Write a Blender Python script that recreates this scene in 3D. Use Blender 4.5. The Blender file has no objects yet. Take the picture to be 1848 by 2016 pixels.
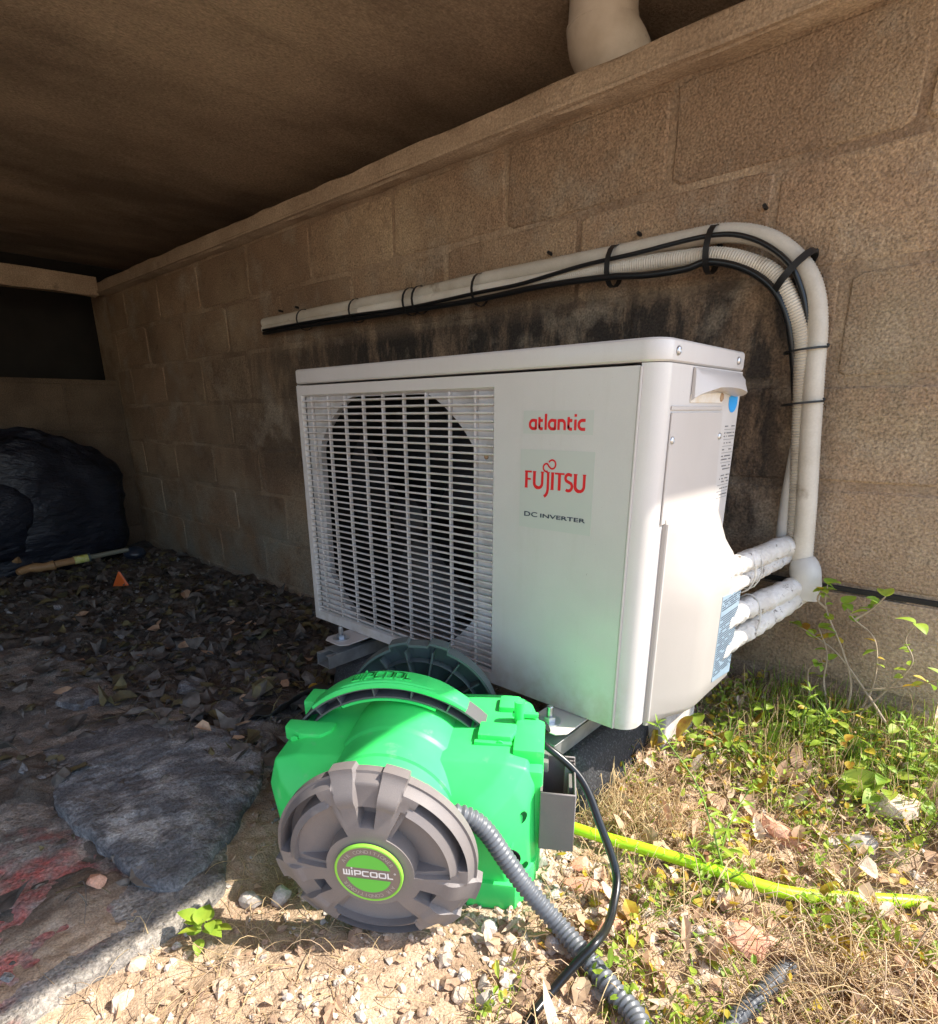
import bpy, bmesh, math, random
import numpy as np
from mathutils import Vector, Matrix
R_ = math.radians
rnd = random.Random(7)
nr = np.random.RandomState(11)
S = bpy.context.scene

# ---------------------------------------------------------------- camera, sky, sun, exposure
cd = bpy.data.cameras.new('camera'); cam = bpy.data.objects.new('camera', cd)
S.collection.objects.link(cam); S.camera = cam
cam.location = (1.11666, -0.72762, 0.60315)
cam.rotation_euler = (1.26173395, 0.00618465, 0.73514)
cd.sensor_fit = 'HORIZONTAL'; cd.sensor_width = 36; cd.lens = 36 * 1147.965 / 1848
cd.shift_x = 0.00856; cd.shift_y = 0.0926
cd.clip_start = .02; cd.clip_end = 400
SUN = Vector((1.0, .70, 1.44)).normalized()
w = bpy.data.worlds.new("World"); S.world = w; w.use_nodes = True
nt = w.node_tree; bg = nt.nodes['Background']
sk = nt.nodes.new('ShaderNodeTexSky'); sk.sky_type = 'NISHITA'; sk.sun_disc = False
sk.sun_elevation = math.asin(SUN.z); sk.sun_rotation = math.atan2(SUN.x, SUN.y)
sk.air_density = 1.0; sk.dust_density = 1.2; sk.ozone_density = 1.0
nt.links.new(sk.outputs[0], bg.inputs[0]); bg.inputs[1].default_value = .15
sl = bpy.data.lights.new('sun', 'SUN'); sl.energy = 3.2; sl.angle = R_(.53); sl.color = (1, .93, .82)
so = bpy.data.objects.new('sun', sl); S.collection.objects.link(so)
so.rotation_euler = SUN.to_track_quat('Z', 'Y').to_euler(); so.location = (3, 3, 5)
S.view_settings.view_transform = 'Standard'; S.view_settings.look = 'None'
S.view_settings.exposure = 1.5; S.view_settings.gamma = 1; S.view_settings.use_curve_mapping = False
S.cycles.max_bounces = 8; S.cycles.diffuse_bounces = 5

# ---------------------------------------------------------------- helpers
C = S.collection
def tag(o, label=None, cat=None, group=None, kind=None):
    if label: o['label'] = label
    if cat: o['category'] = cat
    if group: o['group'] = group
    if kind: o['kind'] = kind
    return o
def thing(name, label, cat, loc=(0, 0, 0), rz=0, group=None):
    o = bpy.data.objects.new(name, None); C.objects.link(o); o.empty_display_size = .05
    o.location = loc; o.rotation_euler = (0, 0, rz)
    return tag(o, label, cat, group)
def mesh_of(name, v, f, mats, smooth=None, mi=None):
    me = bpy.data.meshes.new(name)
    me.from_pydata([tuple(p) for p in v], [], [tuple(int(i) for i in q) for q in f])
    for m in (mats if isinstance(mats, (list, tuple)) else [mats]): me.materials.append(m)
    if mi is not None: me.polygons.foreach_set('material_index', np.array(mi, dtype=np.int32))
    if smooth is not None:
        me.polygons.foreach_set('use_smooth', np.ones(len(me.polygons), dtype=bool))
        if smooth < 179: me.set_sharp_from_angle(angle=R_(smooth))
    me.update()
    return me
def link(name, me, parent=None, loc=None, rot=None, label=None):
    o = bpy.data.objects.new(name, me); C.objects.link(o)
    if parent: o.parent = parent
    if loc is not None: o.location = loc
    if rot is not None: o.rotation_euler = rot
    if label: o['label'] = label
    return o
class MB:
    def __init__(s): s.v = []; s.f = []; s.m = []
    def add(s, vf, mi=0, M=None):
        v, f = vf; b = len(s.v)
        if M is not None: v = [M @ Vector(p) for p in v]
        s.v += [tuple(p) for p in v]; s.f += [tuple(i + b for i in q) for q in f]; s.m += [mi] * len(f)
        return s
    def out(s, name, mats, parent=None, smooth=None, loc=None, label=None, world=False, rot=None):
        v = s.v
        if world and parent is not None:
            iv = Matrix.LocRotScale(parent.location, parent.rotation_euler, None).inverted()
            v = [iv @ Vector(p) for p in v]
        return link(name, mesh_of(name, v, s.f, mats, smooth, s.m), parent, loc, rot, label)
def box(x0, x1, y0, y1, z0, z1):
    v = [(x, y, z) for x in (x0, x1) for y in (y0, y1) for z in (z0, z1)]
    return v, [(0, 1, 3, 2), (4, 6, 7, 5), (0, 4, 5, 1), (2, 3, 7, 6), (0, 2, 6, 4), (1, 5, 7, 3)]
def bev(vf, r, seg=2, ang=25):
    bm = bmesh.new(); vs = [bm.verts.new(p) for p in vf[0]]
    for q in vf[1]:
        try: bm.faces.new([vs[i] for i in q])
        except ValueError: pass
    bm.normal_update()
    bmesh.ops.recalc_face_normals(bm, faces=bm.faces)
    es = [e for e in bm.edges if len(e.link_faces) == 2 and e.calc_face_angle(0) > R_(ang)]
    bmesh.ops.bevel(bm, geom=es, offset=r, segments=seg, profile=.6, affect='EDGES', clamp_overlap=True)
    bm.verts.index_update()
    o = [v.co.copy() for v in bm.verts], [[v.index for v in f.verts] for f in bm.faces]
    bm.free(); return o
def rbox(x0, x1, y0, y1, z0, z1, r=.004, seg=2): return bev(box(x0, x1, y0, y1, z0, z1), r, seg)
def prism(poly, z0, z1):
    n = len(poly)
    v = [(x, y, z0) for x, y in poly] + [(x, y, z1) for x, y in poly]
    return v, [tuple(range(n - 1, -1, -1)), tuple(range(n, 2 * n))] + [(i, (i + 1) % n, n + (i + 1) % n, n + i) for i in range(n)]
def frames(P):
    P = [Vector(p) for p in P]; T = []
    for i in range(len(P)):
        a = P[max(0, i - 1)]; b = P[min(len(P) - 1, i + 1)]; T.append((b - a).normalized())
    u = T[0].cross(Vector((0, 0, 1)))
    if u.length < 1e-3: u = T[0].cross(Vector((1, 0, 0)))
    u.normalize(); F = []
    for i, t in enumerate(T):
        u = (u - t * u.dot(t)).normalized(); F.append((P[i], t, u, t.cross(u)))
    return F
def tube(P, r, seg=12, cap=True, flat=1.0):
    F = frames(P); n = len(F); v = []; f = []
    for i, (p, t, u, w_) in enumerate(F):
        rr = r[i] if hasattr(r, '__len__') else r
        for k in range(seg):
            a = 2 * math.pi * k / seg
            v.append(p + u * (rr * math.cos(a)) + w_ * (rr * flat * math.sin(a)))
    for i in range(n - 1):
        for k in range(seg):
            k2 = (k + 1) % seg
            f.append((i * seg + k, i * seg + k2, (i + 1) * seg + k2, (i + 1) * seg + k))
    if cap: f.append(tuple(range(seg - 1, -1, -1))); f.append(tuple((n - 1) * seg + k for k in range(seg)))
    return v, f
def spline(P, step):
    P = [Vector(p) for p in P]; Q = [P[0] * 2 - P[1]] + P + [P[-1] * 2 - P[-2]]; out = []
    for i in range(1, len(Q) - 2):
        a, b, c, d = Q[i - 1:i + 3]; n = max(1, int((c - b).length / step))
        for k in range(n):
            t = k / n
            out.append(.5 * ((2 * b) + (c - a) * t + (2 * a - 5 * b + 4 * c - d) * t * t + (3 * b - a - 3 * c + d) * t ** 3))
    out.append(P[-1]); return out
def resample(P, step):
    P = [Vector(p) for p in P]; L = [0]
    for a, b in zip(P, P[1:]): L.append(L[-1] + (b - a).length)
    n = int(L[-1] / step); out = []; j = 0
    for i in range(n + 1):
        s = i * step
        while j < len(L) - 2 and L[j + 1] < s: j += 1
        out.append(P[j].lerp(P[j + 1], (s - L[j]) / max(1e-9, L[j + 1] - L[j])))
    return out
def lathe(prof, seg=32, a0=0, a1=2 * math.pi, close=True):   # prof [(r,z)], about z
    v = []; f = []; n = len(prof); m = seg if close else seg + 1
    for k in range(m):
        a = a0 + (a1 - a0) * k / seg
        for r, z in prof: v.append((r * math.cos(a), r * math.sin(a), z))
    for k in range(seg):
        k2 = (k + 1) % m
        for i in range(n - 1): f.append((k * n + i, k2 * n + i, k2 * n + i + 1, k * n + i + 1))
    return v, f
def arc(cx, cy, rx, ry, a0, a1, n=10):
    return [(cx + rx * math.cos(R_(a0 + (a1 - a0) * i / n)), cy + ry * math.sin(R_(a0 + (a1 - a0) * i / n))) for i in range(n + 1)]
def ribbon(P, w_, closed=False):                            # 2D stroke of width w_
    P = [Vector((p[0], p[1])) for p in P]; n = len(P); v = []; f = []
    for i in range(n):
        a = P[i - 1] if (i > 0 or closed) else P[i]; b = P[(i + 1) % n] if (i < n - 1 or closed) else P[i]
        d1 = (P[i] - a); d2 = (b - P[i])
        d1 = d1.normalized() if d1.length > 1e-9 else d2.normalized(); d2 = d2.normalized() if d2.length > 1e-9 else d1
        t = (d1 + d2)
        t = t.normalized() if t.length > 1e-6 else d1
        nn = Vector((-t.y, t.x)); k = min(1.6, 1 / max(.3, nn.dot(Vector((-d1.y, d1.x)))))
        v += [P[i] + nn * w_ / 2 * k, P[i] - nn * w_ / 2 * k]
    for i in range(n if closed else n - 1):
        j = (i + 1) % n; f.append((2 * i, 2 * i + 1, 2 * j + 1, 2 * j))
    return [(p.x, p.y) for p in v], f
def font_glyphs(s, size=1.0):
    cu = bpy.data.curves.new('t', 'FONT'); cu.body = s; cu.size = size; cu.resolution_u = 3
    o = bpy.data.objects.new('t', cu); C.objects.link(o)
    bpy.context.view_layer.update()
    me = bpy.data.meshes.new_from_object(o)
    v = [(p.co.x, p.co.y) for p in me.vertices]; f = [tuple(q.vertices) for q in me.polygons]
    bpy.data.objects.remove(o); bpy.data.curves.remove(cu); bpy.data.meshes.remove(me)
    return v, f
# numpy value noise
_P = nr.rand(64, 64, 64)
def vn(x, y, z=0.0):
    x = np.asarray(x, float); y = np.asarray(y, float); z = np.zeros_like(x) + z
    xi = np.floor(x).astype(int); yi = np.floor(y).astype(int); zi = np.floor(z).astype(int)
    fx = x - xi; fy = y - yi; fz = z - zi
    fx = fx * fx * (3 - 2 * fx); fy = fy * fy * (3 - 2 * fy); fz = fz * fz * (3 - 2 * fz)
    g = lambda a, b, c: _P[(xi + a) % 64, (yi + b) % 64, (zi + c) % 64]
    l = lambda a, b, t: a + (b - a) * t
    return l(l(l(g(0, 0, 0), g(1, 0, 0), fx), l(g(0, 1, 0), g(1, 1, 0), fx), fy),
             l(l(g(0, 0, 1), g(1, 0, 1), fx), l(g(0, 1, 1), g(1, 1, 1), fx), fy), fz) * 2 - 1
def fbm(x, y, s, o=4, z=0.0):
    t = 0; a = 1.0
    for i in range(o):
        t = t + a * vn(np.asarray(x) / s + 7.3 * i, np.asarray(y) / s + 3.1 * i, z + i * 5.7); a *= .5; s *= .5
    return t
def sst(a, b, x):
    t = np.clip((np.asarray(x, float) - a) / (b - a), 0, 1); return t * t * (3 - 2 * t)

# ---------------------------------------------------------------- materials
def mat(name, col, rough=.6, col2=None, scale=8., thr=(.35, .65), col3=None, scale3=2., thr3=(.55, .65), grain=0., gscale=300., bump=0., bscale=200.,
        bump2=0., bscale2=20., metal=0., coat=0., pos=True, stretch=None, rand=0., trans=0., spec=.5, detail=6., extra=None):
    m = bpy.data.materials.new(name); m.use_nodes = True; N = m.node_tree.nodes; L = m.node_tree.links
    b = N['Principled BSDF']; b.inputs['Roughness'].default_value = rough; b.inputs['Metallic'].default_value = metal
    b.inputs['Specular IOR Level'].default_value = spec
    if coat: b.inputs['Coat Weight'].default_value = coat; b.inputs['Coat Roughness'].default_value = .15
    if pos: src = N.new('ShaderNodeNewGeometry').outputs['Position']
    else: src = N.new('ShaderNodeTexCoord').outputs['Object']
    if stretch:
        mp = N.new('ShaderNodeMapping'); L.new(src, mp.inputs[0]); mp.inputs['Scale'].default_value = stretch; src = mp.outputs[0]
    def noise(sc, det=detail, ro=.6):
        n = N.new('ShaderNodeTexNoise'); n.inputs['Scale'].default_value = sc; n.inputs['Detail'].default_value = det; n.inputs['Roughness'].default_value = ro
        L.new(src, n.inputs['Vector']); return n.outputs['Fac']
    def rng(o, a, c, t0=0., t1=1.):
        r = N.new('ShaderNodeMapRange'); r.inputs[1].default_value = a; r.inputs[2].default_value = c; r.inputs[3].default_value = t0; r.inputs[4].default_value = t1
        L.new(o, r.inputs[0]); return r.outputs[0]
    def mix(f, a, c, mode='MIX'):
        x = N.new('ShaderNodeMix'); x.data_type = 'RGBA'; x.blend_type = mode
        if isinstance(f, float): x.inputs[0].default_value = f
        else: L.new(f, x.inputs[0])
        for i, q in ((6, a), (7, c)):
            if isinstance(q, tuple): x.inputs[i].default_value = q + (1,) if len(q) == 3 else q
            else: L.new(q, x.inputs[i])
        return x.outputs[2]
    cur = tuple(col)
    if col2: cur = mix(rng(noise(scale), *thr), cur, tuple(col2))
    if col3: cur = mix(rng(noise(scale3), *thr3), cur, tuple(col3))
    if extra: cur = extra(N, L, src, noise, rng, mix, cur)
    if rand:
        oi = N.new('ShaderNodeObjectInfo'); f = rng(oi.outputs['Random'], 0, 1, 1 - rand, 1 + rand)
        hs = N.new('ShaderNodeHueSaturation'); L.new(f, hs.inputs['Value'])
        if isinstance(cur, tuple): hs.inputs['Color'].default_value = cur + (1,)
        else: L.new(cur, hs.inputs['Color'])
        cur = hs.outputs[0]
    if grain:
        f = rng(noise(gscale, 3), .3, .7, 1 - grain, 1 + grain)
        hs = N.new('ShaderNodeHueSaturation'); L.new(f, hs.inputs['Value'])
        if isinstance(cur, tuple): hs.inputs['Color'].default_value = cur + (1,)
        else: L.new(cur, hs.inputs['Color'])
        cur = hs.outputs[0]
    if isinstance(cur, tuple): b.inputs['Base Color'].default_value = cur + (1,)
    else: L.new(cur, b.inputs['Base Color'])
    if trans:
        tr = N.new('ShaderNodeBsdfTranslucent'); ms = N.new('ShaderNodeMixShader'); ms.inputs[0].default_value = trans
        if isinstance(cur, tuple): tr.inputs[0].default_value = cur + (1,)
        else: L.new(cur, tr.inputs[0])
        L.new(b.outputs[0], ms.inputs[1]); L.new(tr.outputs[0], ms.inputs[2]); L.new(ms.outputs[0], N['Material Output'].inputs[0])
    last = None
    for st, sc, det in ((bump2, bscale2, 5), (bump, bscale, 3)):
        if st:
            bn = N.new('ShaderNodeBump'); bn.inputs['Strength'].default_value = 1; bn.inputs['Distance'].default_value = st
            L.new(noise(sc, det), bn.inputs['Height'])
            if last: L.new(last, bn.inputs['Normal'])
            last = bn.outputs[0]
    if last:
        L.new(last, b.inputs['Normal'])
        if coat: pass
    return m
def bandmask(N, L, src, rng, mixn, axis, a, b, c, d):
    sp = N.new('ShaderNodeSeparateXYZ'); L.new(src, sp.inputs[0]); o = sp.outputs[axis]
    m = N.new('ShaderNodeMath'); m.operation = 'MULTIPLY'
    L.new(rng(o, a, b), m.inputs[0]); L.new(rng(o, d, c), m.inputs[1]); return m.outputs[0]
def mul(N, L, a, b):
    m = N.new('ShaderNodeMath'); m.operation = 'MULTIPLY'; L.new(a, m.inputs[0]); L.new(b, m.inputs[1]); return m.outputs[0]
def wall_extra(N, L, src, noise, rng, mix, cur):
    # black damp mould growing behind and above the unit, lime bloom low on the wall, green algae to the right
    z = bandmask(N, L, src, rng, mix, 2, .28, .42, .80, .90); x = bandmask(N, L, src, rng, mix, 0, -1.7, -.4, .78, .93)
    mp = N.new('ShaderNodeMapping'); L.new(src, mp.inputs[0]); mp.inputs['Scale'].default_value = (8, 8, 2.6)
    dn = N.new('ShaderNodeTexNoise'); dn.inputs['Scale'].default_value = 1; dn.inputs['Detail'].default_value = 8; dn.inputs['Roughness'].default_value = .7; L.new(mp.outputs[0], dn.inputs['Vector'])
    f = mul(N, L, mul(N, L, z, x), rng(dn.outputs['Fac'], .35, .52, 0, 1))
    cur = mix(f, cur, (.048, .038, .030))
    z = bandmask(N, L, src, rng, mix, 2, -.3, -.2, .12, .38); x = bandmask(N, L, src, rng, mix, 0, -2.6, -2.0, .5, .8)
    cur = mix(mul(N, L, mul(N, L, z, x), rng(noise(4.), .4, .65)), cur, (.30, .29, .24))
    z = bandmask(N, L, src, rng, mix, 2, .5, .6, .78, .9); x = bandmask(N, L, src, rng, mix, 0, .85, .95, 1.3, 1.4)
    cur = mix(mul(N, L, mul(N, L, z, x), rng(noise(6.), .4, .7)), cur, (.20, .21, .12))
    cur = mix(rng(noise(6.), .52, .66, 0, .65), cur, (.44, .365, .27)); cur = mix(rng(noise(15.), .60, .72, 0, .45), cur, (.15, .10, .065))
    x = bandmask(N, L, src, rng, mix, 0, .80, .98, 1.4, 1.5); z = bandmask(N, L, src, rng, mix, 2, -.3, -.2, .8, 1.05)
    cur = mix(mul(N, L, mul(N, L, z, x), rng(noise(3.), .35, .65)), cur, (.47, .36, .25))
    return cur
BROWN = (.385, .262, .165)
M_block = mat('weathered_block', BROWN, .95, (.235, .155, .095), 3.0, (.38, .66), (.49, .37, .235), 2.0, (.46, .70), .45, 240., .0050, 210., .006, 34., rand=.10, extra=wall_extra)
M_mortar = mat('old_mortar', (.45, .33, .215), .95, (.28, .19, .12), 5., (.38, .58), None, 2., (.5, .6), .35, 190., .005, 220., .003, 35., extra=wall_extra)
M_beam = mat('beam_concrete', (.50, .385, .27), .9, (.36, .265, .18), 5., (.4, .65), (.2, .15, .11), 9., (.66, .75), .30, 220., .003, 200., .004, 24.)
M_ceil = mat('ceiling_concrete', (.56, .43, .30), .93, (.25, .185, .13), 2.0, (.36, .64), (.54, .41, .29), 3.5, (.54, .84), .30, 190., .0025, 170., .005, 9., stretch=(1.2, .55, 1))
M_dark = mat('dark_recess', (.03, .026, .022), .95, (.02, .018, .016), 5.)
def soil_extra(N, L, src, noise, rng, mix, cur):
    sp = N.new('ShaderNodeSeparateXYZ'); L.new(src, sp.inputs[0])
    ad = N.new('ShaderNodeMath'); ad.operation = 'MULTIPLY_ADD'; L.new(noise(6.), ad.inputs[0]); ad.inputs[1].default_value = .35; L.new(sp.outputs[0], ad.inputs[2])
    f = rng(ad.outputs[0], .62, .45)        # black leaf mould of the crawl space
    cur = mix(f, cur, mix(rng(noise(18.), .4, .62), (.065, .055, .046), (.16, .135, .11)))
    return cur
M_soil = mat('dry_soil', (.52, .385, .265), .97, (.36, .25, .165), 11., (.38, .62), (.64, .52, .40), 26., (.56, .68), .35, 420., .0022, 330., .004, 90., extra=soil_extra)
def red_extra(N, L, src, noise, rng, mix, cur):  # mottled red mixed into the colour around one spot
    sub = N.new('ShaderNodeVectorMath'); sub.operation = 'DISTANCE'; L.new(src, sub.inputs[0]); sub.inputs[1].default_value = (.30, -.74, 0)
    ad = N.new('ShaderNodeMath'); ad.operation = 'MULTIPLY_ADD'; L.new(noise(14.), ad.inputs[0]); ad.inputs[1].default_value = -.42; L.new(sub.outputs['Value'], ad.inputs[2])
    f = mul(N, L, rng(ad.outputs[0], -.03, -.13), rng(noise(45.), .30, .62, 0, .85))
    return mix(f, cur, (.56, .12, .10))
M_slab = mat('grey_concrete', (.34, .305, .265), .93, (.16, .145, .13), 14., (.36, .60), (.42, .365, .31), 9., (.52, .66), .45, 240., .004, 170., .008, 55., extra=red_extra)
M_stone = mat('grey_stone', (.31, .31, .31), .92, (.14, .14, .145), 22., (.34, .54), (.42, .41, .39), 12., (.54, .66), .45, 240., .004, 170., .007, 60.)
M_pebble = mat('pale_pebble', (.66, .53, .41), .85, (.47, .35, .25), 40., grain=.2, gscale=500, rand=.1, bump=.0008, bscale=300)
M_pebble2 = mat('grey_pebble', (.58, .52, .46), .85, (.40, .35, .30), 60., grain=.2, gscale=500)
M_pebble3 = mat('brown_pebble', (.40, .27, .18), .85, (.26, .17, .11), 50., grain=.2, gscale=500)
M_terra = mat('terracotta', (.58, .27, .17), .9, (.66, .40, .29), 35., (.4, .65), grain=.2, gscale=400, bump=.0008, bscale=300)
M_straw = mat('dry_straw', (.78, .61, .34), .8, (.60, .42, .22), 30., trans=.25)
M_straw2 = mat('dead_stem', (.46, .31, .19), .85, (.62, .47, .32), 30., trans=.15)
M_leafg = mat('leaf_green', (.27, .40, .04), .5, (.42, .48, .06), 25., trans=.4)
M_leafg2 = mat('leaf_fresh', (.40, .54, .06), .5, (.22, .38, .04), 30., trans=.4)
M_leafy = mat('leaf_yellow', (.55, .42, .04), .5, (.40, .20, .03), 35., (.45, .62), trans=.35)
M_leafd = mat('leaf_dead', (.44, .27, .165), .8, (.60, .42, .28), 30., trans=.15)
M_leafk = mat('leaf_grey', (.19, .168, .145), .8, (.075, .065, .055), 25., (.35, .6), (.22, .20, .17), 14., (.56, .66))
M_leafo = mat('leaf_ochre', (.20, .17, .07), .7, (.09, .075, .045), 30.)
def grime_extra(N, L, src, noise, rng, mix, cur):
    mp = N.new('ShaderNodeMapping'); L.new(src, mp.inputs[0]); mp.inputs['Scale'].default_value = (70, 70, 3.5)
    n = N.new('ShaderNodeTexNoise'); n.inputs['Scale'].default_value = 1; n.inputs['Detail'].default_value = 4; L.new(mp.outputs[0], n.inputs['Vector'])
    cur = mix(mul(N, L, rng(n.outputs['Fac'], .55, .75, 0, .22), rng(noise(6.), .35, .6)), cur, (.50, .465, .41))
    z = bandmask(N, L, src, rng, mix, 2, .05, .1, .155, .24); cur = mix(mul(N, L, z, rng(noise(30.), .42, .62, 0, .55)), cur, (.42, .36, .28))
    x = bandmask(N, L, src, rng, mix, 0, -.1, -.05, .01, .07); cur = mix(mul(N, L, x, rng(noise(60.), .40, .60, 0, .5)), cur, (.50, .48, .45))
    return cur
M_white = mat('painted_casing', (.64, .615, .595), .34, (.59, .565, .54), 6., (.3, .7), (.36, .32, .28), 170., (.72, .74), grain=.03, extra=grime_extra, gscale=900, bump=.00006, bscale=700, coat=.25)
M_white2 = mat('plastic_cover', (.555, .52, .49), .36, (.52, .485, .455), 5., grain=.015, gscale=900, bump=.00005, bscale=900)
M_grille = mat('grille_plastic', (.62, .59, .575), .42, (.46, .42, .38), 25., (.45, .7), extra=grime_extra)
M_black = mat('black_interior', (.005, .005, .005), .8)
M_fan = mat('fan_plastic', (.012, .012, .014), .5)
M_steel = mat('zinc_steel', (.62, .64, .66), .35, (.45, .47, .50), 60., metal=.9)
M_galv = mat('galvanised', (.36, .37, .37), .5, (.24, .25, .25), 30., metal=.5)
M_rubber = mat('crumb_rubber', (.028, .028, .03), .75, (.09, .09, .095), 260., (.52, .66), grain=.3, gscale=500, bump=.0016, bscale=300)
M_rust = mat('rusty_screw', (.28, .15, .08), .7, (.45, .33, .2), 300.)
M_sticker = mat('clear_sticker', (.54, .555, .515), .28)
M_red = mat('red_print', (.70, .010, .012), .4)
M_navy = mat('navy_print', (.045, .06, .085), .4)
M_lblue = mat('blue_dot', (.02, .33, .78), .45)
M_wirelabel = mat('wiring_label', (.30, .40, .48), .45, (.25, .34, .42), 60.)
M_greyprint = mat('grey_print', (.20, .20, .20), .5)
M_silver = mat('silver_print', (.80, .79, .78), .35)
M_stick_gr = mat('pale_print', (.42, .385, .35), .4)
M_green = mat('green_plastic', (.06, .80, .18), .42, (.05, .75, .16), 12., (.4, .6), (.16, .74, .25), 30., (.62, .74), bump=.00008, bscale=900, spec=.45)
M_greenlogo = mat('green_print', (.12, .55, .06), .4)
M_lime = mat('lime_rim', (.25, .62, .06), .4)
M_grey = mat('grey_plastic', (.185, .165, .162), .52, (.215, .19, .18), 20., grain=.10, gscale=1500, bump=.00025, bscale=1300, spec=.45)
M_badge = mat('badge_grey', (.21, .165, .14), .5)
M_dgrey = mat('dark_plastic', (.10, .13, .13), .4, (.08, .10, .105), 10., bump=.0002, bscale=900)
M_arch = mat('handle_grey', (.12, .115, .12), .5, bump=.0002, bscale=1300)
M_hose = mat('corrugated_grey', (.105, .115, .13), .42, (.13, .14, .155), 40., spec=.5)
M_cable = mat('black_cable', (.012, .013, .014), .28)
M_cablegreen = mat('green_print_line', (.02, .22, .09), .4)
M_yhose = mat('fluorescent_hose', (.50, .92, .02), .38, (.45, .85, .02), 20.)
M_cream = mat('cream_duct', (.68, .64, .55), .5, (.56, .51, .42), 8., (.4, .65), (.36, .30, .22), 14., (.62, .72), grain=.05)
M_creamw = mat('grey_white_duct', (.60, .585, .54), .5, (.46, .44, .40), 9., (.4, .65), (.33, .31, .28), 18., (.62, .72))
M_tape = mat('white_wrap', (.74, .71, .66), .5, (.60, .56, .50), 22., (.42, .62), (.22, .19, .16), 60., (.60, .66), bump=.0015, bscale=140, bump2=.006, bscale2=45)
M_pvc = mat('dusty_pvc', (.66, .60, .51), .6, (.50, .43, .34), 6., (.42, .66), (.28, .23, .18), 22., (.66, .75), bump=.0006, bscale=120)
M_bag = mat('dark_plastic_sack', (.009, .011, .019), .42, (.016, .019, .030), 5., bump2=.03, bscale2=9., bump=.003, bscale=40., stretch=(1, .5, 1.6))
M_wood = mat('varnished_wood', (.45, .27, .12), .5, (.34, .18, .08), 20., stretch=(20, 2, 20))
M_band = mat('yellow_green_band', (.55, .60, .08), .5, (.75, .72, .35), 60.)
M_shaft = mat('grey_shaft', (.22, .22, .17), .5)
M_orange = mat('orange_plastic', (.80, .16, .03), .45)
M_bluep = mat('blue_black_plastic', (.018, .025, .040), .35, (.03, .045, .07), 12.)
M_sheet = mat('black_sheet', (.022, .024, .026), .5, (.055, .058, .06), 9., bump2=.004, bscale2=25)
M_twig = mat('bare_twig', (.42, .34, .24), .85, (.28, .21, .14), 50.)
M_stem = mat('green_stem', (.22, .34, .06), .6, trans=.2)
M_spike = mat('brown_seed', (.17, .07, .03), .8, (.28, .13, .06), 200.)
M_tie = mat('cable_tie', (.014, .014, .014), .5)

# ---------------------------------------------------------------- ground
def H(x, y, rough=1.0):
    x = np.asarray(x, float); y = np.asarray(y, float)
    b = -.09 * sst(.35, -.7, x) + .07 * sst(.0, .5, y) * sst(.45, .85, x)
    b = b - .016 * sst(.62, .50, x) * sst(.42, .47, x) * sst(-.3, -.4, y)
    left = sst(.35, .15, x)
    return b + rough * ((.006 + .014 * left) * fbm(x, y, .12, 5) + (.0035 + .004 * left) * fbm(x, y, .022, 3, 3.3) + .006 * np.maximum(0, fbm(x, y, .045, 2, 8.1)) * left)
def h1(x, y): return float(H(np.array([x]), np.array([y]))[0])
def axis(segs):
    o = []
    for a, b, s in segs: o += list(np.arange(a, b - 1e-9, s))
    return np.array(o + [segs[-1][1]])
gx = axis([(-60, -10, 10), (-10, -3, 1), (-3, -1, .02), (-1, 0, .009), (0, .3, .006), (.3, 1.25, .0042), (1.25, 2, .05), (2, 10, 1), (10, 60, 10)])
gy = axis([(-60, -10, 10), (-10, -1.5, .8), (-1.5, -.8, .03), (-.8, -.3, .0045), (-.3, .52, .006), (.52, 1.2, .05), (1.2, 10, .9), (10, 60, 10)])
GX, GY = np.meshgrid(gx, gy, indexing='ij')
near = sst(3.2, 2.6, np.hypot(GX, GY))
GZ = H(GX, GY, near)
nx, ny = GX.shape
idx = np.arange(nx * ny).reshape(nx, ny)
fq = np.stack([idx[:-1, :-1], idx[1:, :-1], idx[1:, 1:], idx[:-1, 1:]], -1).reshape(-1, 4)
def npmesh(name, V, F, mats, mi=None, smooth=True):
    me = bpy.data.meshes.new(name); k = F.shape[1]
    me.vertices.add(len(V)); me.vertices.foreach_set('co', np.ascontiguousarray(V, dtype=np.float32).ravel())
    me.loops.add(F.size); me.loops.foreach_set('vertex_index', F.astype(np.int32).ravel())
    me.polygons.add(len(F)); me.polygons.foreach_set('loop_start', np.arange(0, F.size, k, dtype=np.int32))
    me.polygons.foreach_set('loop_total', np.full(len(F), k, dtype=np.int32))
    me.update(calc_edges=True)
    for m in (mats if isinstance(mats, (list, tuple)) else [mats]): me.materials.append(m)
    if mi is not None: me.polygons.foreach_set('material_index', np.asarray(mi, dtype=np.int32))
    me.polygons.foreach_set('use_smooth', np.full(len(F), smooth)); me.validate(); return me
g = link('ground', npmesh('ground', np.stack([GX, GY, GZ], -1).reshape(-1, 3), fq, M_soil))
tag(g, 'dry pale soil in the sun turning to black leaf mould under the overhang', 'ground', kind='structure')

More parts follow.
